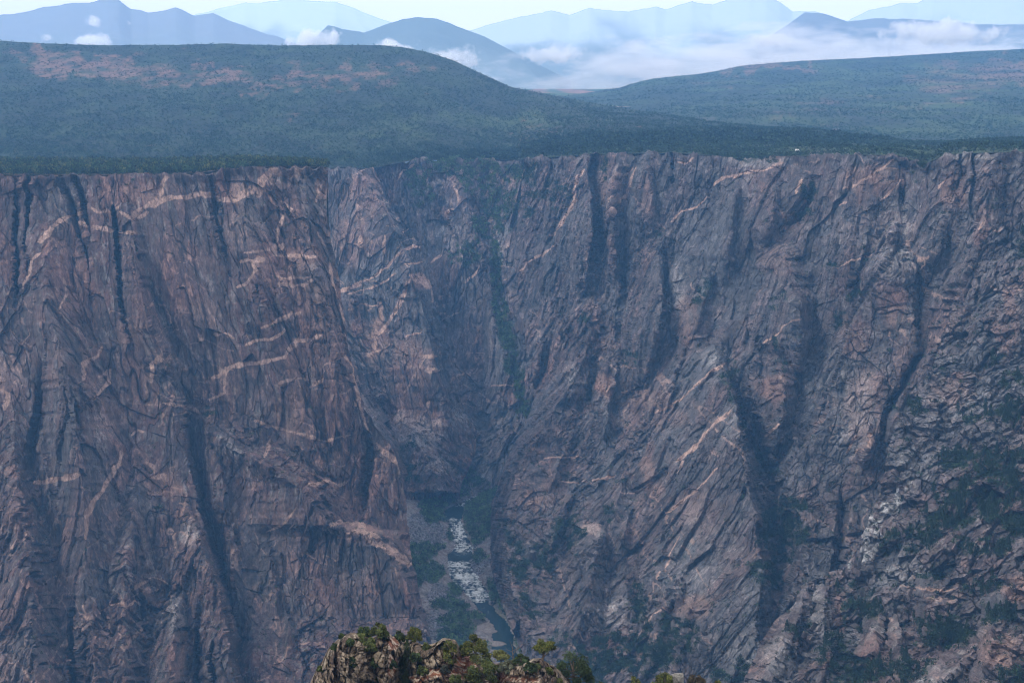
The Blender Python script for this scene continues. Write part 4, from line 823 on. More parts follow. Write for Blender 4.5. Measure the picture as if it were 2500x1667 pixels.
scrub('cliff_scrub', W_L, 1500, 1.5, 4, [GD, GM], 'sparse small green bushes on ledges of the brown left wall', T_FAR, ledge=.02)
scrub('cliff_scrub', W_2, 1300, 2, 4.5, [GD, GM], 'sparse bushes on the hazy second wall behind the left cliff', T_FAR, ledge=.02)
scrub('gully_scrub', W_3, 8000, 2.5, 6, [GM, GM, GL * 1.3, GL * 1.5], 'green brush filling the steep side gully in the middle', T_FAR)
scrub('cliff_scrub', W_R, 11000, 1.8, 5.0, [GD, GD * .8, GM], 'dark green bushes in clefts and on ledges of the grey right wall', T_MID, ledge=.02)
scrub('slope_scrub', W_N, 6500, 1.6, 4.4, [GD, GD, GM], 'dark green bushes among the blocks of the near right slope', T_MID, ledge=.03)
# individual trees on the near right slope
P = wall_pick(W_N, 900, rt, gmin=.12)
P = P[np.argsort(P[:, 1])]; sel = P[rt.permutation(len(P))[:296]]
def pine_mesh():
    V = leaf_tmpl(200, rngv, 1, 1, .19, .12, .82) * np.array([[2.1, 2.1, 9.5]], f32); Cc = np.repeat(treecol(200, [GD * .9, GD, GM * .8], rt), 3, 0)
    a = np.arange(5) * 1.2566; b = np.stack([.28 * np.cos(a), .28 * np.sin(a), 0 * a - .5], 1); tip = np.array([[0, 0, 9.2]])
    T = np.concatenate([np.stack([b[i], b[(i + 1) % 5], tip[0]]) for i in range(5)])
    V = np.concatenate([V, T]).astype(f32); Cc = np.concatenate([Cc, np.repeat(C3(.06, .045, .035)[None], len(T), 0)])
    return mesh_np('pine_tree', V, np.arange(len(V)).reshape(-1, 3), M_VEG, Cc)
m_pine = [pine_mesh() for _ in range(4)]
LABP = 'dark green conifer rooted among grey blocks on the near right slope'
for i, p in enumerate(sel):
    src = m_pine[i % 4]
    o = src if i < 4 else src.copy()
    if i >= 4: COL.objects.link(o)
    o.location = p; s = rt.uniform(.8, 1.4); o.scale = (s * rt.uniform(.9, 1.2), s, s); o.rotation_euler = (0, 0, rt.uniform(0, 6.28))
    tag(o, LABP, 'tree', 'conifers on the near right slope')
# riverside bushes
m = (gmask > .35) & (off > 3.5) & (sand < .1)
ii = np.argwhere(m); ii = ii[rt.permutation(len(ii))[:4200]]
P = np.stack([GX[ii[:, 0], ii[:, 1]], GY[ii[:, 0], ii[:, 1]], GZ[ii[:, 0], ii[:, 1]] - .3], 1); h = rt.uniform(3, 7, len(P))
o = scatter_mesh('riverside_brush', P, h * .6, h, treecol(len(P), [GM * 1.5, GL * 1.5, GL * 1.9, GM * 1.4, GD], rt), T_MID, M_VEG, rt); tag(o, 'bright green willows and brush along both river banks', 'bushes', None, 'stuff')
# ---- boulders
def boulder_mesh(seed, name='boulder'):
    import bmesh
    bm = bmesh.new(); bmesh.ops.create_icosphere(bm, subdivisions=2, radius=1)
    rg = np.random.default_rng(seed); pl_ = rg.normal(size=(9, 3)); pl_ /= np.linalg.norm(pl_, axis=1, keepdims=True); dd = rg.uniform(.55, .85, 9)
    for v in bm.verts:
        c = np.array(v.co)
        for q, d in zip(pl_, dd):
            e = c @ q - d
            if e > 0: c = c - q * e
        v.co = c
    V = np.array([v.co[:] for v in bm.verts], f32); Fq = np.array([[v.index for v in f.verts] for f in bm.faces]); bm.free()
    return V, Fq
BM = [boulder_mesh(s) for s in range(8)]
def rocks(name, P, S, mat, colr, rng):
    VV = []; FF = []; CC = []; n0 = 0
    for p, s, c in zip(P, S, colr):
        V, Fq = BM[rng.integers(8)]; a = rng.uniform(0, 6.28); R = np.array([[math.cos(a), -math.sin(a), 0], [math.sin(a), math.cos(a), 0], [0, 0, 1]])
        v = (V * s) @ R.T + p; VV.append(v); FF.append(Fq + n0); n0 += len(V); CC.append(np.repeat(c[None], len(V), 0))
    return mesh_np(name, np.concatenate(VV), np.concatenate(FF), mat, np.concatenate(CC))
def rcol(n, rng): return (GREY * 1.1)[None] * rng.uniform(.6, 2.0, (n, 1)) * rng.uniform(.93, 1.07, (n, 3))
ii = np.argwhere((talus > .45) & (off > 0) & (sand < .1)); ii = ii[rt.permutation(len(ii))[:3800]]
P = np.stack([GX[ii[:, 0], ii[:, 1]], GY[ii[:, 0], ii[:, 1]], GZ[ii[:, 0], ii[:, 1]]], 1); S = rt.uniform(.6, 2.0, (len(P), 1)) * rt.uniform(.7, 1.3, (len(P), 3))
o = rocks('talus', P, S, M_ROCK, rcol(len(P), rt), rt); tag(o, 'grey talus blocks piled on the banks below the left wall', 'rocks', None, 'stuff')
# boulders standing in the rapids
cnt = 0; base = {}
for t in rt.permutation(900):
    if cnt >= 180: break
    u_ = rt.integers(2, nU - 2)
    if rap[t, u_] < .45: continue
    s = rt.uniform(.7, 2.0) * (1.5 if rt.random() < .12 else 1); k = int(rt.integers(6))
    if k not in base:
        V, Fq = BM[k]; base[k] = o = mesh_np('boulder', V * np.array([[1.2, .9, .75]], f32), Fq, M_ROCK, np.repeat(GREY[None] * (.9 + .25 * k / 3), len(V), 0))
    else: o = base[k].copy(); COL.objects.link(o)
    o.location = (WX[t, u_], WY[t, u_], .3); o.scale = (s, s, s); o.rotation_euler = (0, 0, rt.uniform(0, 6.28)); cnt += 1
    tag(o, 'grey boulder standing in the white rapids of the river', 'boulder', 'boulders in the rapids')
# ================================================================ low cloud and mist in the far valley
def cloud(name, label, x0, x1, y0, y1, ztop, zbot, dens, nscale, thr, seed, flat=1.0, soft=.12, kind=None):
    import bmesh
    bm = bmesh.new(); bmesh.ops.create_icosphere(bm, subdivisions=3, radius=1)
    me = bpy.data.meshes.new(name); bm.to_mesh(me); bm.free()
    o = bpy.data.objects.new(name, me); COL.objects.link(o)
    o.location = ((x0 + x1) / 2, (y0 + y1) / 2, (ztop + zbot) / 2); o.scale = ((x1 - x0) / 2, (y1 - y0) / 2, (ztop - zbot) / 2)
    m = bpy.data.materials.new(name); m.use_nodes = True; n = m.node_tree; n.nodes.clear(); N = n.nodes.new; L = n.links.new
    out = N('ShaderNodeOutputMaterial'); pv = N('ShaderNodeVolumePrincipled'); pv.inputs['Color'].default_value = (1, 1, 1, 1); pv.inputs['Anisotropy'].default_value = 0
    g = N('ShaderNodeNewGeometry'); tc = N('ShaderNodeTexCoord')
    nz = N('ShaderNodeTexNoise'); nz.inputs['Scale'].default_value = nscale; nz.inputs['Detail'].default_value = 5; nz.inputs['Roughness'].default_value = .58
    mp = N('ShaderNodeMapping'); mp.inputs['Location'].default_value = (seed * 777., seed * 31., 0); mp.inputs['Scale'].default_value = (1, 1, flat)
    L(g.outputs['Position'], mp.inputs[0]); L(mp.outputs[0], nz.inputs['Vector'])
    ln = N('ShaderNodeVectorMath'); ln.operation = 'LENGTH'; L(tc.outputs['Object'], ln.inputs[0])
    fall = N('ShaderNodeMapRange'); fall.inputs[1].default_value = 1.0; fall.inputs[2].default_value = .25; fall.inputs[3].default_value = -.28; fall.inputs[4].default_value = .16
    L(ln.outputs['Value'], fall.inputs[0])
    ad = N('ShaderNodeMath'); ad.operation = 'ADD'; L(nz.outputs[0], ad.inputs[0]); L(fall.outputs[0], ad.inputs[1])
    r = N('ShaderNodeMapRange'); r.inputs[1].default_value = thr; r.inputs[2].default_value = thr + soft; r.inputs[3].default_value = 0; r.inputs[4].default_value = dens
    L(ad.outputs[0], r.inputs[0]); L(r.outputs[0], pv.inputs['Density']); L(pv.outputs[0], out.inputs['Volume'])
    me.materials.append(m)
    if kind: tag(o, label, None, None, kind)
    else: tag(o, label, 'cloud')
    return o
def cpx(px0, px1, pt, pb, Y, D, *a, **k):
    x0, _, zt = world(px0, pt, Y); x1, _, zb = world(px1, pb, Y)
    return cloud(a[0], a[1], float(x0), float(x1), Y - D, Y + D, float(zt), float(zb), *a[2:], **k)
cpx(1040, 3100, 44, 330, 6500, 260, 'mist', 'broad pale mist bank lying across the valley below the mountains',   .006, .0048, .325, 1, flat=3.5, soft=.22, kind='stuff')
cpx(655, 880, 58, 150, 6300, 110, 'cloud', 'white puffy low cloud rising behind the crest of the left hill', .03, .016, .47, 2)
cpx(840, 1080, 84, 150, 6250, 90, 'cloud', 'long white low cloud trailing down behind the shoulder of the left hill', .026, .016, .48, 3)
cpx(1000, 1230, 100, 190, 6200, 90, 'cloud', 'faint white low cloud sinking in the saddle right of the left hill', .02, .016, .49, 4)
cpx(140, 300, 66, 140, 6300, 90, 'cloud', 'small white cloud low behind the far left of the hill crest', .022, .016, .48, 5)
cpx(180, 280, 24, 84, 6300, 60, 'cloud', 'thin torn wisp of cloud against the left mountain', .02, .014, .53, 6)
cpx(80, 140, 72, 112, 6300, 40, 'cloud', 'tiny pale wisp left of the small white cloud', .016, .016, .50, 7)
cpx(285, 335, 40, 74, 6300, 40, 'cloud', 'tiny faint wisp right of the torn wisp on the left mountain', .014, .016, .52, 8)
cpx(1230, 1470, 96, 176, 6150, 90, 'cloud', 'low white cloud at the left end of the mist bank', .016, .016, .47, 9)
cpx(1780, 2000, 70, 130, 6100, 80, 'cloud', 'white cloud puffs on the upper edge of the middle of the mist bank', .016, .018, .47, 10)
cpx(2080, 2520, 30, 130, 6050, 110, 'cloud', 'bright white ragged cloud above the far right hill', .02, .015, .46, 11)
# ================================================================ rocky knoll just below the viewpoint
r5 = lambda x, y: (740 + x / 3.178, 1480 + y / 3.178)
KT = [r5(*q) for q in [(-40, 900), (20, 680), (60, 580), (100, 490), (150, 420), (190, 330), (240, 280), (320, 215), (400, 200), (470, 225), (540, 235), (650, 200), (720, 240), (800, 268), (850, 262), (920, 292), (1000, 290), (1060, 262), (1090, 240), (1180, 255), (1230, 340), (1300, 385), (1400, 425), (1500, 440), (1560, 428), (1620, 440), (1700, 425), (1780, 405), (1850, 400), (1900, 440), (1960, 470), (2050, 545), (2090, 610), (2150, 700), (2250, 900)]]
kp = np.linspace(KT[0][0], KT[-1][0], 620)[None]; kv = np.linspace(0, 1, 330)[:, None]
ktop = smooth_interp(kp, KT, 2) - 1.6 * fbm(kp / 7., 0 * kp, 1100, 4)
kpy = ktop + (1860 - ktop) * kv ** 1.1
kpx = kp + 0 * kpy
dep = kpy - ktop
edge = np.clip((kpx - kp.min()) / 60, 0, 1) * np.clip((kp.max() - kpx) / 70, 0, 1)
def bell(c, w): return np.exp(-((kpx - c) / w) ** 2)
KY = 226 + 5 * np.exp(-dep / 12.) - 5 * bell(850, 60) - 3 * bell(935, 26) - 4 * bell(1075, 36) - 5 * bell(1310, 50) - 4 * bell(1180, 30) + 4 * bell(985, 22) + 5 * bell(1210, 24) + 8 * (1 - edge) ** 2 - dep * .03
kx, ky, kz = world(kpx, kpy, KY)
wx_ = kx + .3 * fbm3(kx / 2.5, ky / 2.5, kz / 2.5, 1190, 2) + .12 * kz; wz_ = kz + .3 * fbm3(kx / 2.5 + 7, ky / 2.5, kz / 2.5, 1195, 2)
A1, A2, ha, r1, _ = worley3(wx_ / 3.4, ky / 9., wz_ / 4.0, 1200); B1, B2, hb, r2, _ = worley3(wx_ / 1.3, ky / 3.5, wz_ / 1.25, 1201); C1, C2, hc, r3, _ = worley3(wx_ / .55, ky / 1.4, wz_ / .45, 1202)
j1 = 1 - np.clip((A2 - A1) / .12, 0, 1); j2 = 1 - np.clip((B2 - B1) / .14, 0, 1); j3 = 1 - np.clip((C2 - C1) / .16, 0, 1)
kd = 2.6 * ha - 1.6 * A1 + 1.3 * hb - .4 * B1 + .5 * hc - .1 * C1 - .3 * j1 - .15 * j2 + .12 * fbm3(kx / .3, ky / .3, kz / .3, 1203, 2); kd = kd - kd.mean()
soilm = blobs(kpx, kpy, [(r5(700, 290) + (16, 18, 1.2)), (r5(690, 470) + (14, 34, 1.1)), (r5(1270, 420) + (34, 18, 1.3)), (r5(1030, 520) + (26, 14, 1.)), (r5(1500, 560) + (36, 14, 1.)), (r5(1700, 560) + (50, 10, .8)), (r5(480, 250) + (20, 10, .9)), (r5(900, 560) + (40, 8, .9)), (r5(1240, 520) + (40, 20, 1.))], 1210, 7)
soilm = np.clip(soilm, 0, 1)
KYd = KY - kd * (1.25 - .9 * soilm) * (.25 + .75 * ss(0, 9, dep))
pebble = facet(kx / .5, ky / .5 + kz / .5, 1215, 1.6)
KYd = KYd - soilm * .25 * pebble[0]
KX, KYY, KZ = world(kpx, kpy, KYd)
kcol = mixc(C3(.085, .064, .046), C3(.20, .165, .12), ss(.3, .8, r2 * .5 + r3 * .5 + .3 * fbm3(kx / 1.5, ky / 1.5, kz / 1.5, 1220, 3)))
kcol = mixc(kcol, C3(.075, .045, .034), ss(.1, .5, fbm3(kx / 3., ky / 3., kz / 6., 1225, 3)) * .7)
kcol = kcol * (.75 + .5 * r3)[..., None] * (1 - .3 * np.maximum(j1, j2 * .7))[..., None]
kcol = mixc(kcol, C3(.17, .075, .045) * (.7 + .8 * pebble[2])[..., None], soilm)
kcol = mixc(kcol, C3(.42, .36, .29), (pebble[2] > .72) * ss(.2, .8, soilm + .2) * .8)
kk = (np.arange(1, 10) / 9)[:, None]; f_ = 1 + 26 * kk / KYY[0:1]
KX = np.vstack([(KX[0:1] * f_)[::-1], KX]); Zb = (KZ[0:1] - 34 * kk ** 1.4)[::-1]; KYY = np.vstack([(KYY[0:1] * f_)[::-1], KYY]); KZ = np.vstack([Zb, KZ]); kcol = np.vstack([np.repeat(kcol[0:1], 9, 0), kcol])
M_KN = rock_material('knoll_rock', 9, .9, .6, (1, 1, .8))
o = sheet('rocky_knoll', KX, KYY, KZ, M_KN, kcol); tag(o, kind='structure')
def on_knoll(px, py):
    d = (kpx - px) ** 2 + (kpy - py) ** 2; i = np.unravel_index(np.argmin(d), d.shape)
    a = KX[9 + i[0], i[1]], KYY[9 + i[0], i[1]], KZ[9 + i[0], i[1]]
    return np.array(a)
# ---- trees and shrubs of the knoll, each its own thing
def tube(P, R, seg=7):
    """tapered limb through points P with radii R"""
    P = np.array(P, float); VV = []; n = len(P)
    for i in range(n):
        t = P[min(i + 1, n - 1)] - P[max(i - 1, 0)]; t /= np.linalg.norm(t) + 1e-9
        a = np.cross(t, [.3, 1, .2]); a /= np.linalg.norm(a) + 1e-9; b = np.cross(t, a)
        for k in range(seg):
            w_ = 6.2832 * k / seg; rr = R[i] * (1 + .18 * math.sin(3 * w_ + i))
            VV.append(P[i] + a * math.cos(w_) * rr + b * math.sin(w_) * rr)
    F_ = [[i * seg + k, i * seg + (k + 1) % seg, (i + 1) * seg + (k + 1) % seg, (i + 1) * seg + k] for i in range(n - 1) for k in range(seg)]
    return np.array(VV), np.array(F_)
def wood(name, tubes, col, parent):
    VV = []; FF = []; n = 0
    for P, R in tubes:
        v, f = tube(P, R); VV.append(v); FF.append(f + n); n += len(v)
    V = np.concatenate(VV); o = mesh_np(name, V, np.concatenate(FF), M_BARK, np.repeat(np.array(col)[None], len(V), 0), True, parent); return o
rk = np.random.default_rng(77)
def fg_tree(name, label, cat, px, basepy, toppy, wpx, pal, lean=0., form='round', bare=0.12, nl=None):
    B = on_knoll(px, basepy) if form != 'free' else np.array(world(px, basepy, 228.))
    k = B[1] / FOC; H = (basepy - toppy) * k * 1.1; W = wpx * k / 2 * 1.3
    root = bpy.data.objects.new(name, None); COL.objects.link(root); root.location = B - np.array([0, 0, .25]); tag(root, label, cat)
    nlobe = 15 if form != 'fir' else 0
    T = []; top = np.array([lean * W, 0, H * .8])
    trunk = [np.array([0, 0, 0]), np.array([.25 * lean * W + .05 * W, 0, H * .22]), np.array([.6 * lean * W, .05 * W, H * .5]), top]
    r0 = max(.05, W * .085); T.append((trunk, [r0, r0 * .75, r0 * .5, r0 * .15])); LV = []; LC = []
    if form == 'fir':
        n = nl or 2400; z = rk.random(n) ** .8; tier = (np.sin(z * 40) * .18 + .85); rad = (1 - z) ** .8 * W * tier * np.sqrt(rk.random(n)) * 1.05 + .05; a = rk.uniform(0, 6.283, n)
        Cc = np.stack([rad * np.cos(a), rad * np.sin(a), H * (bare * .6 + (1 - bare * .6) * z) - rad * .25], 1); s_ = .10
        for q in range(7):
            zz = H * (.2 + .1 * q); rr = W * (1 - zz / H) * .8; aa = q * 2.4; T.append(([np.array([0, 0, zz]), np.array([rr * math.cos(aa), rr * math.sin(aa), zz - .1 * rr])], [r0 * .3, r0 * .08]))
    else:
        L = []
        for q in range(nlobe):
            a = q * 2.399 + rk.uniform(-.4, .4); e = q / (nlobe - 1)
            if form == 'flat': c = np.array([W * .68 * math.cos(a) * (.35 + .65 * rk.random()) + lean * W, W * .6 * math.sin(a), H * (.62 + .26 * rk.random() - .05 * abs(math.cos(a)))]); R_ = np.array([W * .3, W * .3, H * .13])
            elif form == 'oval': c = np.array([W * .38 * math.cos(a), W * .38 * math.sin(a), H * (.16 + .7 * e)]); R_ = np.array([W * .42, W * .42, H * .13])
            else: c = np.array([W * .68 * math.cos(a) * (1.1 - .45 * e) + lean * W * e, W * .5 * math.sin(a), H * (bare + .12 + (.74 - bare) * e * (.8 + .3 * rk.random()))]); R_ = np.array([W * .33, W * .33, H * .16]) * rk.uniform(.6, 1.2)
            L.append((c, R_))
            s0 = trunk[1] * (1 - e) + trunk[2] * e
            T.append(([s0, (s0 + c) / 2 + np.array([0, 0, -.06 * H]), c + np.array([0, 0, .3 * R_[2]])], [r0 * .45, r0 * .28, r0 * .08]))
        n = int(nl or 0) or int(420 * nlobe * max(.5, min(2.2, (W / 2.2) ** 1.3)))
        li = rk.integers(0, nlobe, n); d = rk.normal(size=(n, 3)); d /= np.linalg.norm(d, axis=1, keepdims=True); d *= (rk.random((n, 1)) ** .45) * (1 + .25 * np.sin(5 * d[:, :1] + li[:, None]) * np.cos(4 * d[:, 2:3]))
        Cc = np.array([L[q][0] for q in li]) + d * np.array([L[q][1] for q in li]); s_ = .17
        Cc[:, 2] = np.maximum(Cc[:, 2], .12)
    tri = rk.normal(size=(len(Cc), 3, 3)); tri /= np.linalg.norm(tri, axis=2, keepdims=True)
    V = Cc[:, None, :] + tri * s_ * rk.uniform(.6, 1.4, (len(Cc), 1, 1))
    cl_ = treecol(len(Cc), pal, rk) * rk.uniform(.75, 1.3, (len(Cc), 1))
    if form != 'fir': cl_ = cl_ * rk.uniform(.5, 1.5, nlobe)[li][:, None]
    wood('trunk', T, C3(.10, .075, .055), root)
    mesh_np('crown', V.reshape(-1, 3), np.arange(len(Cc) * 3).reshape(-1, 3), M_VEG, np.repeat(cl_, 3, 0), parent=root)
    return root
JO = [C3(.085, .095, .024), C3(.06, .075, .022), C3(.11, .105, .03), C3(.04, .055, .02)]; JD = [C3(.035, .055, .022), C3(.05, .07, .026), C3(.028, .042, .018)]; JM = [C3(.075, .095, .032), C3(.055, .075, .026), C3(.09, .10, .03)]; SG = [C3(.11, .12, .085), C3(.075, .085, .055)]
FT = fg_tree
def R5(x, y): return 740 + x / 3.178, 1480 + y / 3.178
def F5(name, label, cat, x, yb, yt, w_, pal, **k):
    px, b = R5(x, yb); _, t = R5(x, yt); return FT(name, label, cat, px, b, t, w_ / 3.178, pal, **k)
F5('juniper_tree', 'tall round green juniper highest on the left end of the knoll', 'tree', 585, 240, 118, 125, JM, form='round')
F5('juniper_tree', 'small dark juniper at the left top of the knoll beside the taller round one', 'tree', 470, 245, 145, 95, JD)
F5('juniper_bush', 'sprawling olive juniper bush below the two left trees of the knoll', 'bush', 490, 335, 215, 150, JM)
F5('juniper_bush', 'dark juniper bush on the edge of the red soil patch, below the highest tree', 'bush', 625, 250, 170, 80, JD)
F5('shrub', 'low round green shrub on the pale rocks at the far left of the knoll', 'shrub', 365, 300, 240, 60, JD)
F5('shrub', 'dark tuft growing at the very left of the knoll crest', 'shrub', 300, 240, 205, 46, JD)
F5('juniper_tree', 'olive green leaning juniper standing apart above the red soil slope', 'tree', 850, 268, 152, 120, JO, lean=.25)
F5('juniper_bush', 'dark bush between the red soil slope and the olive leaning juniper', 'bush', 745, 268, 190, 80, JD)
F5('fir_tree', 'dark pointed fir growing in the cleft of the knoll', 'tree', 812, 560, 235, 175, JD, form='fir', nl=3600)
F5('fir_tree', 'lighter green small fir low in the cleft beneath the dark pointed fir', 'tree', 800, 640, 470, 110, JM, form='fir')
F5('juniper_tree', 'dense oval olive juniper growing against the middle outcrop', 'tree', 1135, 445, 255, 130, JO, form='oval', nl=5200)
F5('juniper_tree', 'broad olive juniper on the right shoulder of the middle outcrop', 'tree', 1335, 415, 222, 205, JO)
F5('juniper_tree', 'wide dark green juniper at the lower frame edge in the middle', 'tree', 1375, 610, 385, 235, JM, nl=6500)
F5('juniper_bush', 'dark bush tucked beneath the broad olive juniper', 'bush', 1240, 380, 300, 80, JD)
F5('juniper_tree', 'pale yellow green thin juniper left of the bare dead tree', 'tree', 1530, 425, 322, 130, [C3(.13, .135, .05), C3(.10, .11, .04)], form='flat')
F5('juniper_tree', 'umbrella shaped juniper with bare leaning trunk on the right boulder', 'tree', 1855, 410, 258, 170, JO, form='flat', lean=.15, nl=5200)
F5('juniper_tree', 'large dark rounded juniper at the right end of the knoll', 'tree', 2105, 610, 352, 285, JD, nl=9000)
F5('juniper_bush', 'low dark bush on the crest between the dead tree and the right boulder', 'bush', 1690, 445, 368, 120, JD)
F5('shrub', 'low grey green shrub left of the red soil beneath the dead tree', 'shrub', 1590, 500, 410, 130, SG)
F5('shrub', 'olive shrub under the pale thin juniper', 'shrub', 1480, 500, 440, 90, JM)
F5('shrub', 'small dark round shrub in the centre of the red stony ground', 'shrub', 1100, 510, 450, 70, [C3(.04, .045, .035)])
F5('shrub', 'green shrub left of the red stony ground, right of the dark pointed fir', 'shrub', 935, 520, 455, 90, JM)
F5('shrub', 'shrub wedged in the rocks below the left trees of the knoll', 'shrub', 380, 470, 385, 70, JD)
F5('shrub', 'shrub on the rock face left of the dark pointed fir', 'shrub', 680, 470, 400, 90, JD)
F5('shrub', 'yellow green shrub at the foot of the right boulder', 'shrub', 1965, 610, 545, 90, JO)
F5('shrub', 'small tuft on top of the right boulder beside the umbrella juniper', 'shrub', 1820, 470, 435, 40, JM)
F5('shrub', 'low shrub on the lower left rocks at the frame edge of the knoll', 'shrub', 130, 500, 450, 36, JM)
for (x, yb, w_, lab) in [(250, 330, 60, 'dark low bush on the pale left shoulder of the knoll'), (560, 470, 80, 'dark bush hanging on the face beneath the sprawling olive bush'), (960, 330, 60, 'small olive bush on the saddle left of the middle outcrop'),
        (1060, 300, 46, 'small dark bush on the very top of the middle outcrop'), (1420, 470, 90, 'dark bush filling the gap below the broad olive juniper'), (1760, 500, 90, 'dark bush on the front of the right boulder'), (1180, 600, 90, 'green bush at the frame edge among red stones'), (560, 600, 110, 'dark bush at the frame edge below the left rocks'), (1900, 520, 70, 'olive bush right of the umbrella juniper trunk'), (870, 420, 80, 'dark bush beside the upper part of the dark pointed fir')]:
    F5('juniper_bush', lab, 'bush', x, yb, yb - w_ * .85, w_, JD if 'dark' in lab else JM)
def dead(name, label, x, yb, yt, sp, seed):
    px, b = R5(x, yb); B = on_knoll(px, b); H = (yb - yt) / 3.178 * B[1] / FOC; g = np.random.default_rng(seed)
    root = bpy.data.objects.new(name, None); COL.objects.link(root); root.location = B - np.array([0, 0, .2]); tag(root, label, 'dead tree')
    r0 = .11; st_ = [np.zeros(3), np.array([.05, 0, H * .35]), np.array([-.1, 0, H * .7]), np.array([-.15, 0, H])]
    wood('trunk', [(st_, [r0, r0 * .8, r0 * .5, .02])], C3(.13, .10, .085), root)
    for q in range(7):
        e = .25 + .1 * q; s0 = np.array([0, 0, H * e]); a = q * 2.4; L_ = sp * H * g.uniform(.3, .6); t1 = s0 + np.array([L_ * math.cos(a), L_ * .5 * math.sin(a), L_ * .5]); t2 = t1 + np.array([L_ * .3 * math.cos(a + .6), 0, L_ * .5])
        wood('limb', [([s0, t1, t2], [r0 * .45, r0 * .28, .012])], C3(.13, .10, .085), root)
dead('dead_tree', 'bare grey dead tree standing behind the crest of the knoll', 1625, 420, 262, 1.0, 3)
dead('dead_tree', 'thin dead snag beside the large dark juniper at the right end', 2255, 640, 505, .5, 4)
# tree tops just showing along the lower edge on the right, and the boulder between them
def edge_tree(label, px, top, w_, pal, Y=232., form='free', cat='tree'):
    root = fg_tree('juniper_tree', label, cat, px, top + 44, top, w_, pal, form=form)
edge_tree('tiny yellow green treetop at the lower edge right of the thin snag', 1467, 1658, 16, JO)
edge_tree('bright olive treetop left of the half hidden boulder at the lower edge', 1552, 1650, 28, JO)
edge_tree('tallest yellow green treetop at the lower edge on the right', 1622, 1639, 44, JO)
edge_tree('dark treetop with brown twigs at the lower edge right of the half hidden boulder', 1700, 1643, 44, [C3(.06, .055, .03), C3(.08, .06, .04)])
edge_tree('small lime green treetop farthest right along the lower edge', 1752, 1654, 20, JO)
edge_tree('small dark treetop between the yellow green treetop and the boulder', 1596, 1656, 20, JM)
V, Fq = BM[3]; q = world(1655., 1657., 236.); o = mesh_np('boulder', V * np.array([[1.5, 1.1, 1.5]], f32), Fq, M_KN, np.repeat(C3(.17, .165, .15)[None], len(V), 0)); o.location = q
tag(o, 'pale grey boulder peeping up at the lower edge between treetops', 'boulder')
# ---- small white van, pale rock and track on the far right rim
def near_land(px, py):
    PX, PY = project(X_H, Y_H, Z_H); d = (PX - px) ** 2 + (PY - py) ** 2; i = np.unravel_index(np.argmin(d), d.shape); return np.array([X_H[i], Y_H[i], Z_H[i]])
def boxmesh(name, c, s, col, parent, mat=None, bev=.08, taper=0.):
    import bmesh
    bm = bmesh.new(); bmesh.ops.create_cube(bm, size=1)
    for v in bm.verts:
        t = 1 - taper * (v.co.z > 0); v.co = (v.co.x * s[0] * t + c[0], v.co.y * s[1] * t + c[1], v.co.z * s[2] + c[2])
    bmesh.ops.bevel(bm, geom=bm.edges[:], offset=bev, segments=2, affect='EDGES')
    me = bpy.data.meshes.new(name); bm.to_mesh(me); bm.free()
    m, nt, b = mat_new(name); b.inputs['Base Color'].default_value = (*col, 1); b.inputs['Roughness'].default_value = .4; me.materials.append(m)
    o = bpy.data.objects.new(name, me); COL.objects.link(o); o.parent = parent; return o
B = near_land(1946, 373); van = bpy.data.objects.new('camper_van', None); COL.objects.link(van); van.location = B + np.array([0, 0, 1.3]); tag(van, 'small white camper van parked near the far right rim', 'van')
boxmesh('body', (-.6, 0, 1.9), (4.0, 2.1, 2.4), (.85, .84, .80), van, taper=.06); boxmesh('cab', (2.1, 0, 1.35), (1.7, 2.0, 1.3), (.85, .84, .80), van, taper=.15); boxmesh('window', (2.35, 0, 1.75), (.9, 2.04, .45), (.03, .03, .04), van, bev=.03)
for sx in (-1.6, 1.9):
    for sy in (-.95, .95): boxmesh('wheel', (sx, sy, .4), (.75, .25, .75), (.02, .02, .02), van, bev=.2)
V, Fq = BM[1]; o = mesh_np('boulder', V * np.array([[2.2, 1.6, 1.6]], f32), Fq, M_ROCK, np.repeat(C3(.5, .5, .47)[None], len(V), 0)); o.location = near_land(1916, 380); tag(o, 'pale boulder on the far rim just left of the white camper van', 'boulder')
tp = [near_land(x, 371.5 - .004 * (x - 1945)) + np.array([0, 0, 1.0]) for x in np.arange(1962, 2070, 6)]
tp = np.array(tp); ty = np.median(tp[:, 1]); TX = np.stack([tp[:, 0], tp[:, 0]]); TY = np.stack([ty + 0 * tp[:, 0], ty + 3.5 + 0 * tp[:, 0]]); TZ = np.stack([np.convolve(np.pad(tp[:, 2], 2, mode='edge'), np.ones(5) / 5, 'valid')] * 2)
o = sheet('track', TX, TY, TZ, M_LAND, np.broadcast_to(C3(.34, .27, .25), TX.shape + (3,)).copy()); tag(o, kind='structure')
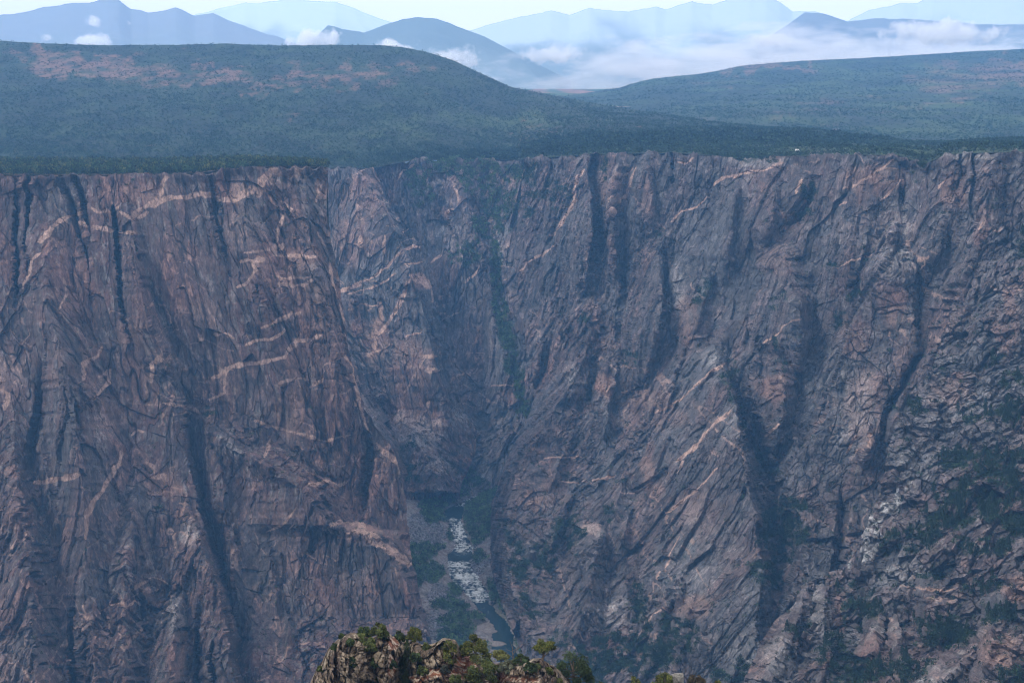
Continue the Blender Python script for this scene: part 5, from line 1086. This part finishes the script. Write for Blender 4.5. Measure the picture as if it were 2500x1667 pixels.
# ================================================================ camera, light, air
cam = bpy.data.cameras.new('camera'); co = bpy.data.objects.new('camera', cam); COL.objects.link(co)
co.location = (0, 0, CAMZ); co.rotation_euler = (math.pi / 2 - TH, 0, 0)
cam.sensor_width = 36; cam.lens = 36 * FOC / 2500; cam.clip_start = 1; cam.clip_end = 60000
SC.camera = co
w = bpy.data.worlds.new('World'); SC.world = w; w.use_nodes = True
nt = w.node_tree; bg = nt.nodes['Background']
sky = nt.nodes.new('ShaderNodeTexSky'); sky.sky_type = 'NISHITA'; sky.sun_disc = False
SUN_EL = math.radians(48); SUN_AZ = math.radians(SAZ)      # azimuth from +y, clockwise
sky.sun_elevation = SUN_EL; sky.sun_rotation = SUN_AZ
sky.altitude = 2400; sky.air_density = 1.0; sky.dust_density = 3.0; sky.ozone_density = 1.0
mxs = nt.nodes.new('ShaderNodeMix'); mxs.data_type = 'RGBA'; mxs.inputs[0].default_value = .8       # high overcast in front of the clear sky
mxs.inputs[7].default_value = OVER
nt.links.new(sky.outputs[0], mxs.inputs[6]); nt.links.new(mxs.outputs[2], bg.inputs[0]); bg.inputs[1].default_value = SKY_STR
sl = bpy.data.lights.new('sun', 'SUN'); so = bpy.data.objects.new('sun', sl); COL.objects.link(so)
sl.energy = SUN_STR; sl.angle = math.radians(12); sl.color = (1, .95, .88)
from mathutils import Vector
dirv = Vector((math.sin(SUN_AZ) * math.cos(SUN_EL), math.cos(SUN_AZ) * math.cos(SUN_EL), math.sin(SUN_EL)))
so.rotation_euler = dirv.to_track_quat('Z', 'Y').to_euler()
if HAZE > 0:
    x0, x1, y0, y1, z0, z1 = HAZE_BOX
    V = np.array([(x, y, z) for z in (z0, z1) for y in (y0, y1) for x in (x0, x1)], f32)
    Fh = np.array([[0, 2, 3, 1], [4, 5, 7, 6], [0, 1, 5, 4], [2, 6, 7, 3], [0, 4, 6, 2], [1, 3, 7, 5]])
    m = bpy.data.materials.new('haze_air'); m.use_nodes = True; n = m.node_tree; n.nodes.clear()
    out = n.nodes.new('ShaderNodeOutputMaterial'); pv = n.nodes.new('ShaderNodeVolumePrincipled')
    pv.inputs['Color'].default_value = HAZE_COL; pv.inputs['Density'].default_value = HAZE; pv.inputs['Anisotropy'].default_value = 0.2
    n.links.new(pv.outputs[0], out.inputs['Volume'])
    h = mesh_np('haze', V, Fh, m); tag(h, kind='stuff')
SC.view_settings.view_transform = 'Standard'; SC.view_settings.look = 'None'; SC.view_settings.exposure = EXPO; SC.view_settings.gamma = 1
SC.render.engine = 'CYCLES'
SC.cycles.max_bounces = 6; SC.cycles.diffuse_bounces = 3; SC.cycles.volume_bounces = VB; SC.cycles.use_denoising = DN; SC.cycles.filter_width = 1.15; SC.cycles.volume_step_rate = .5
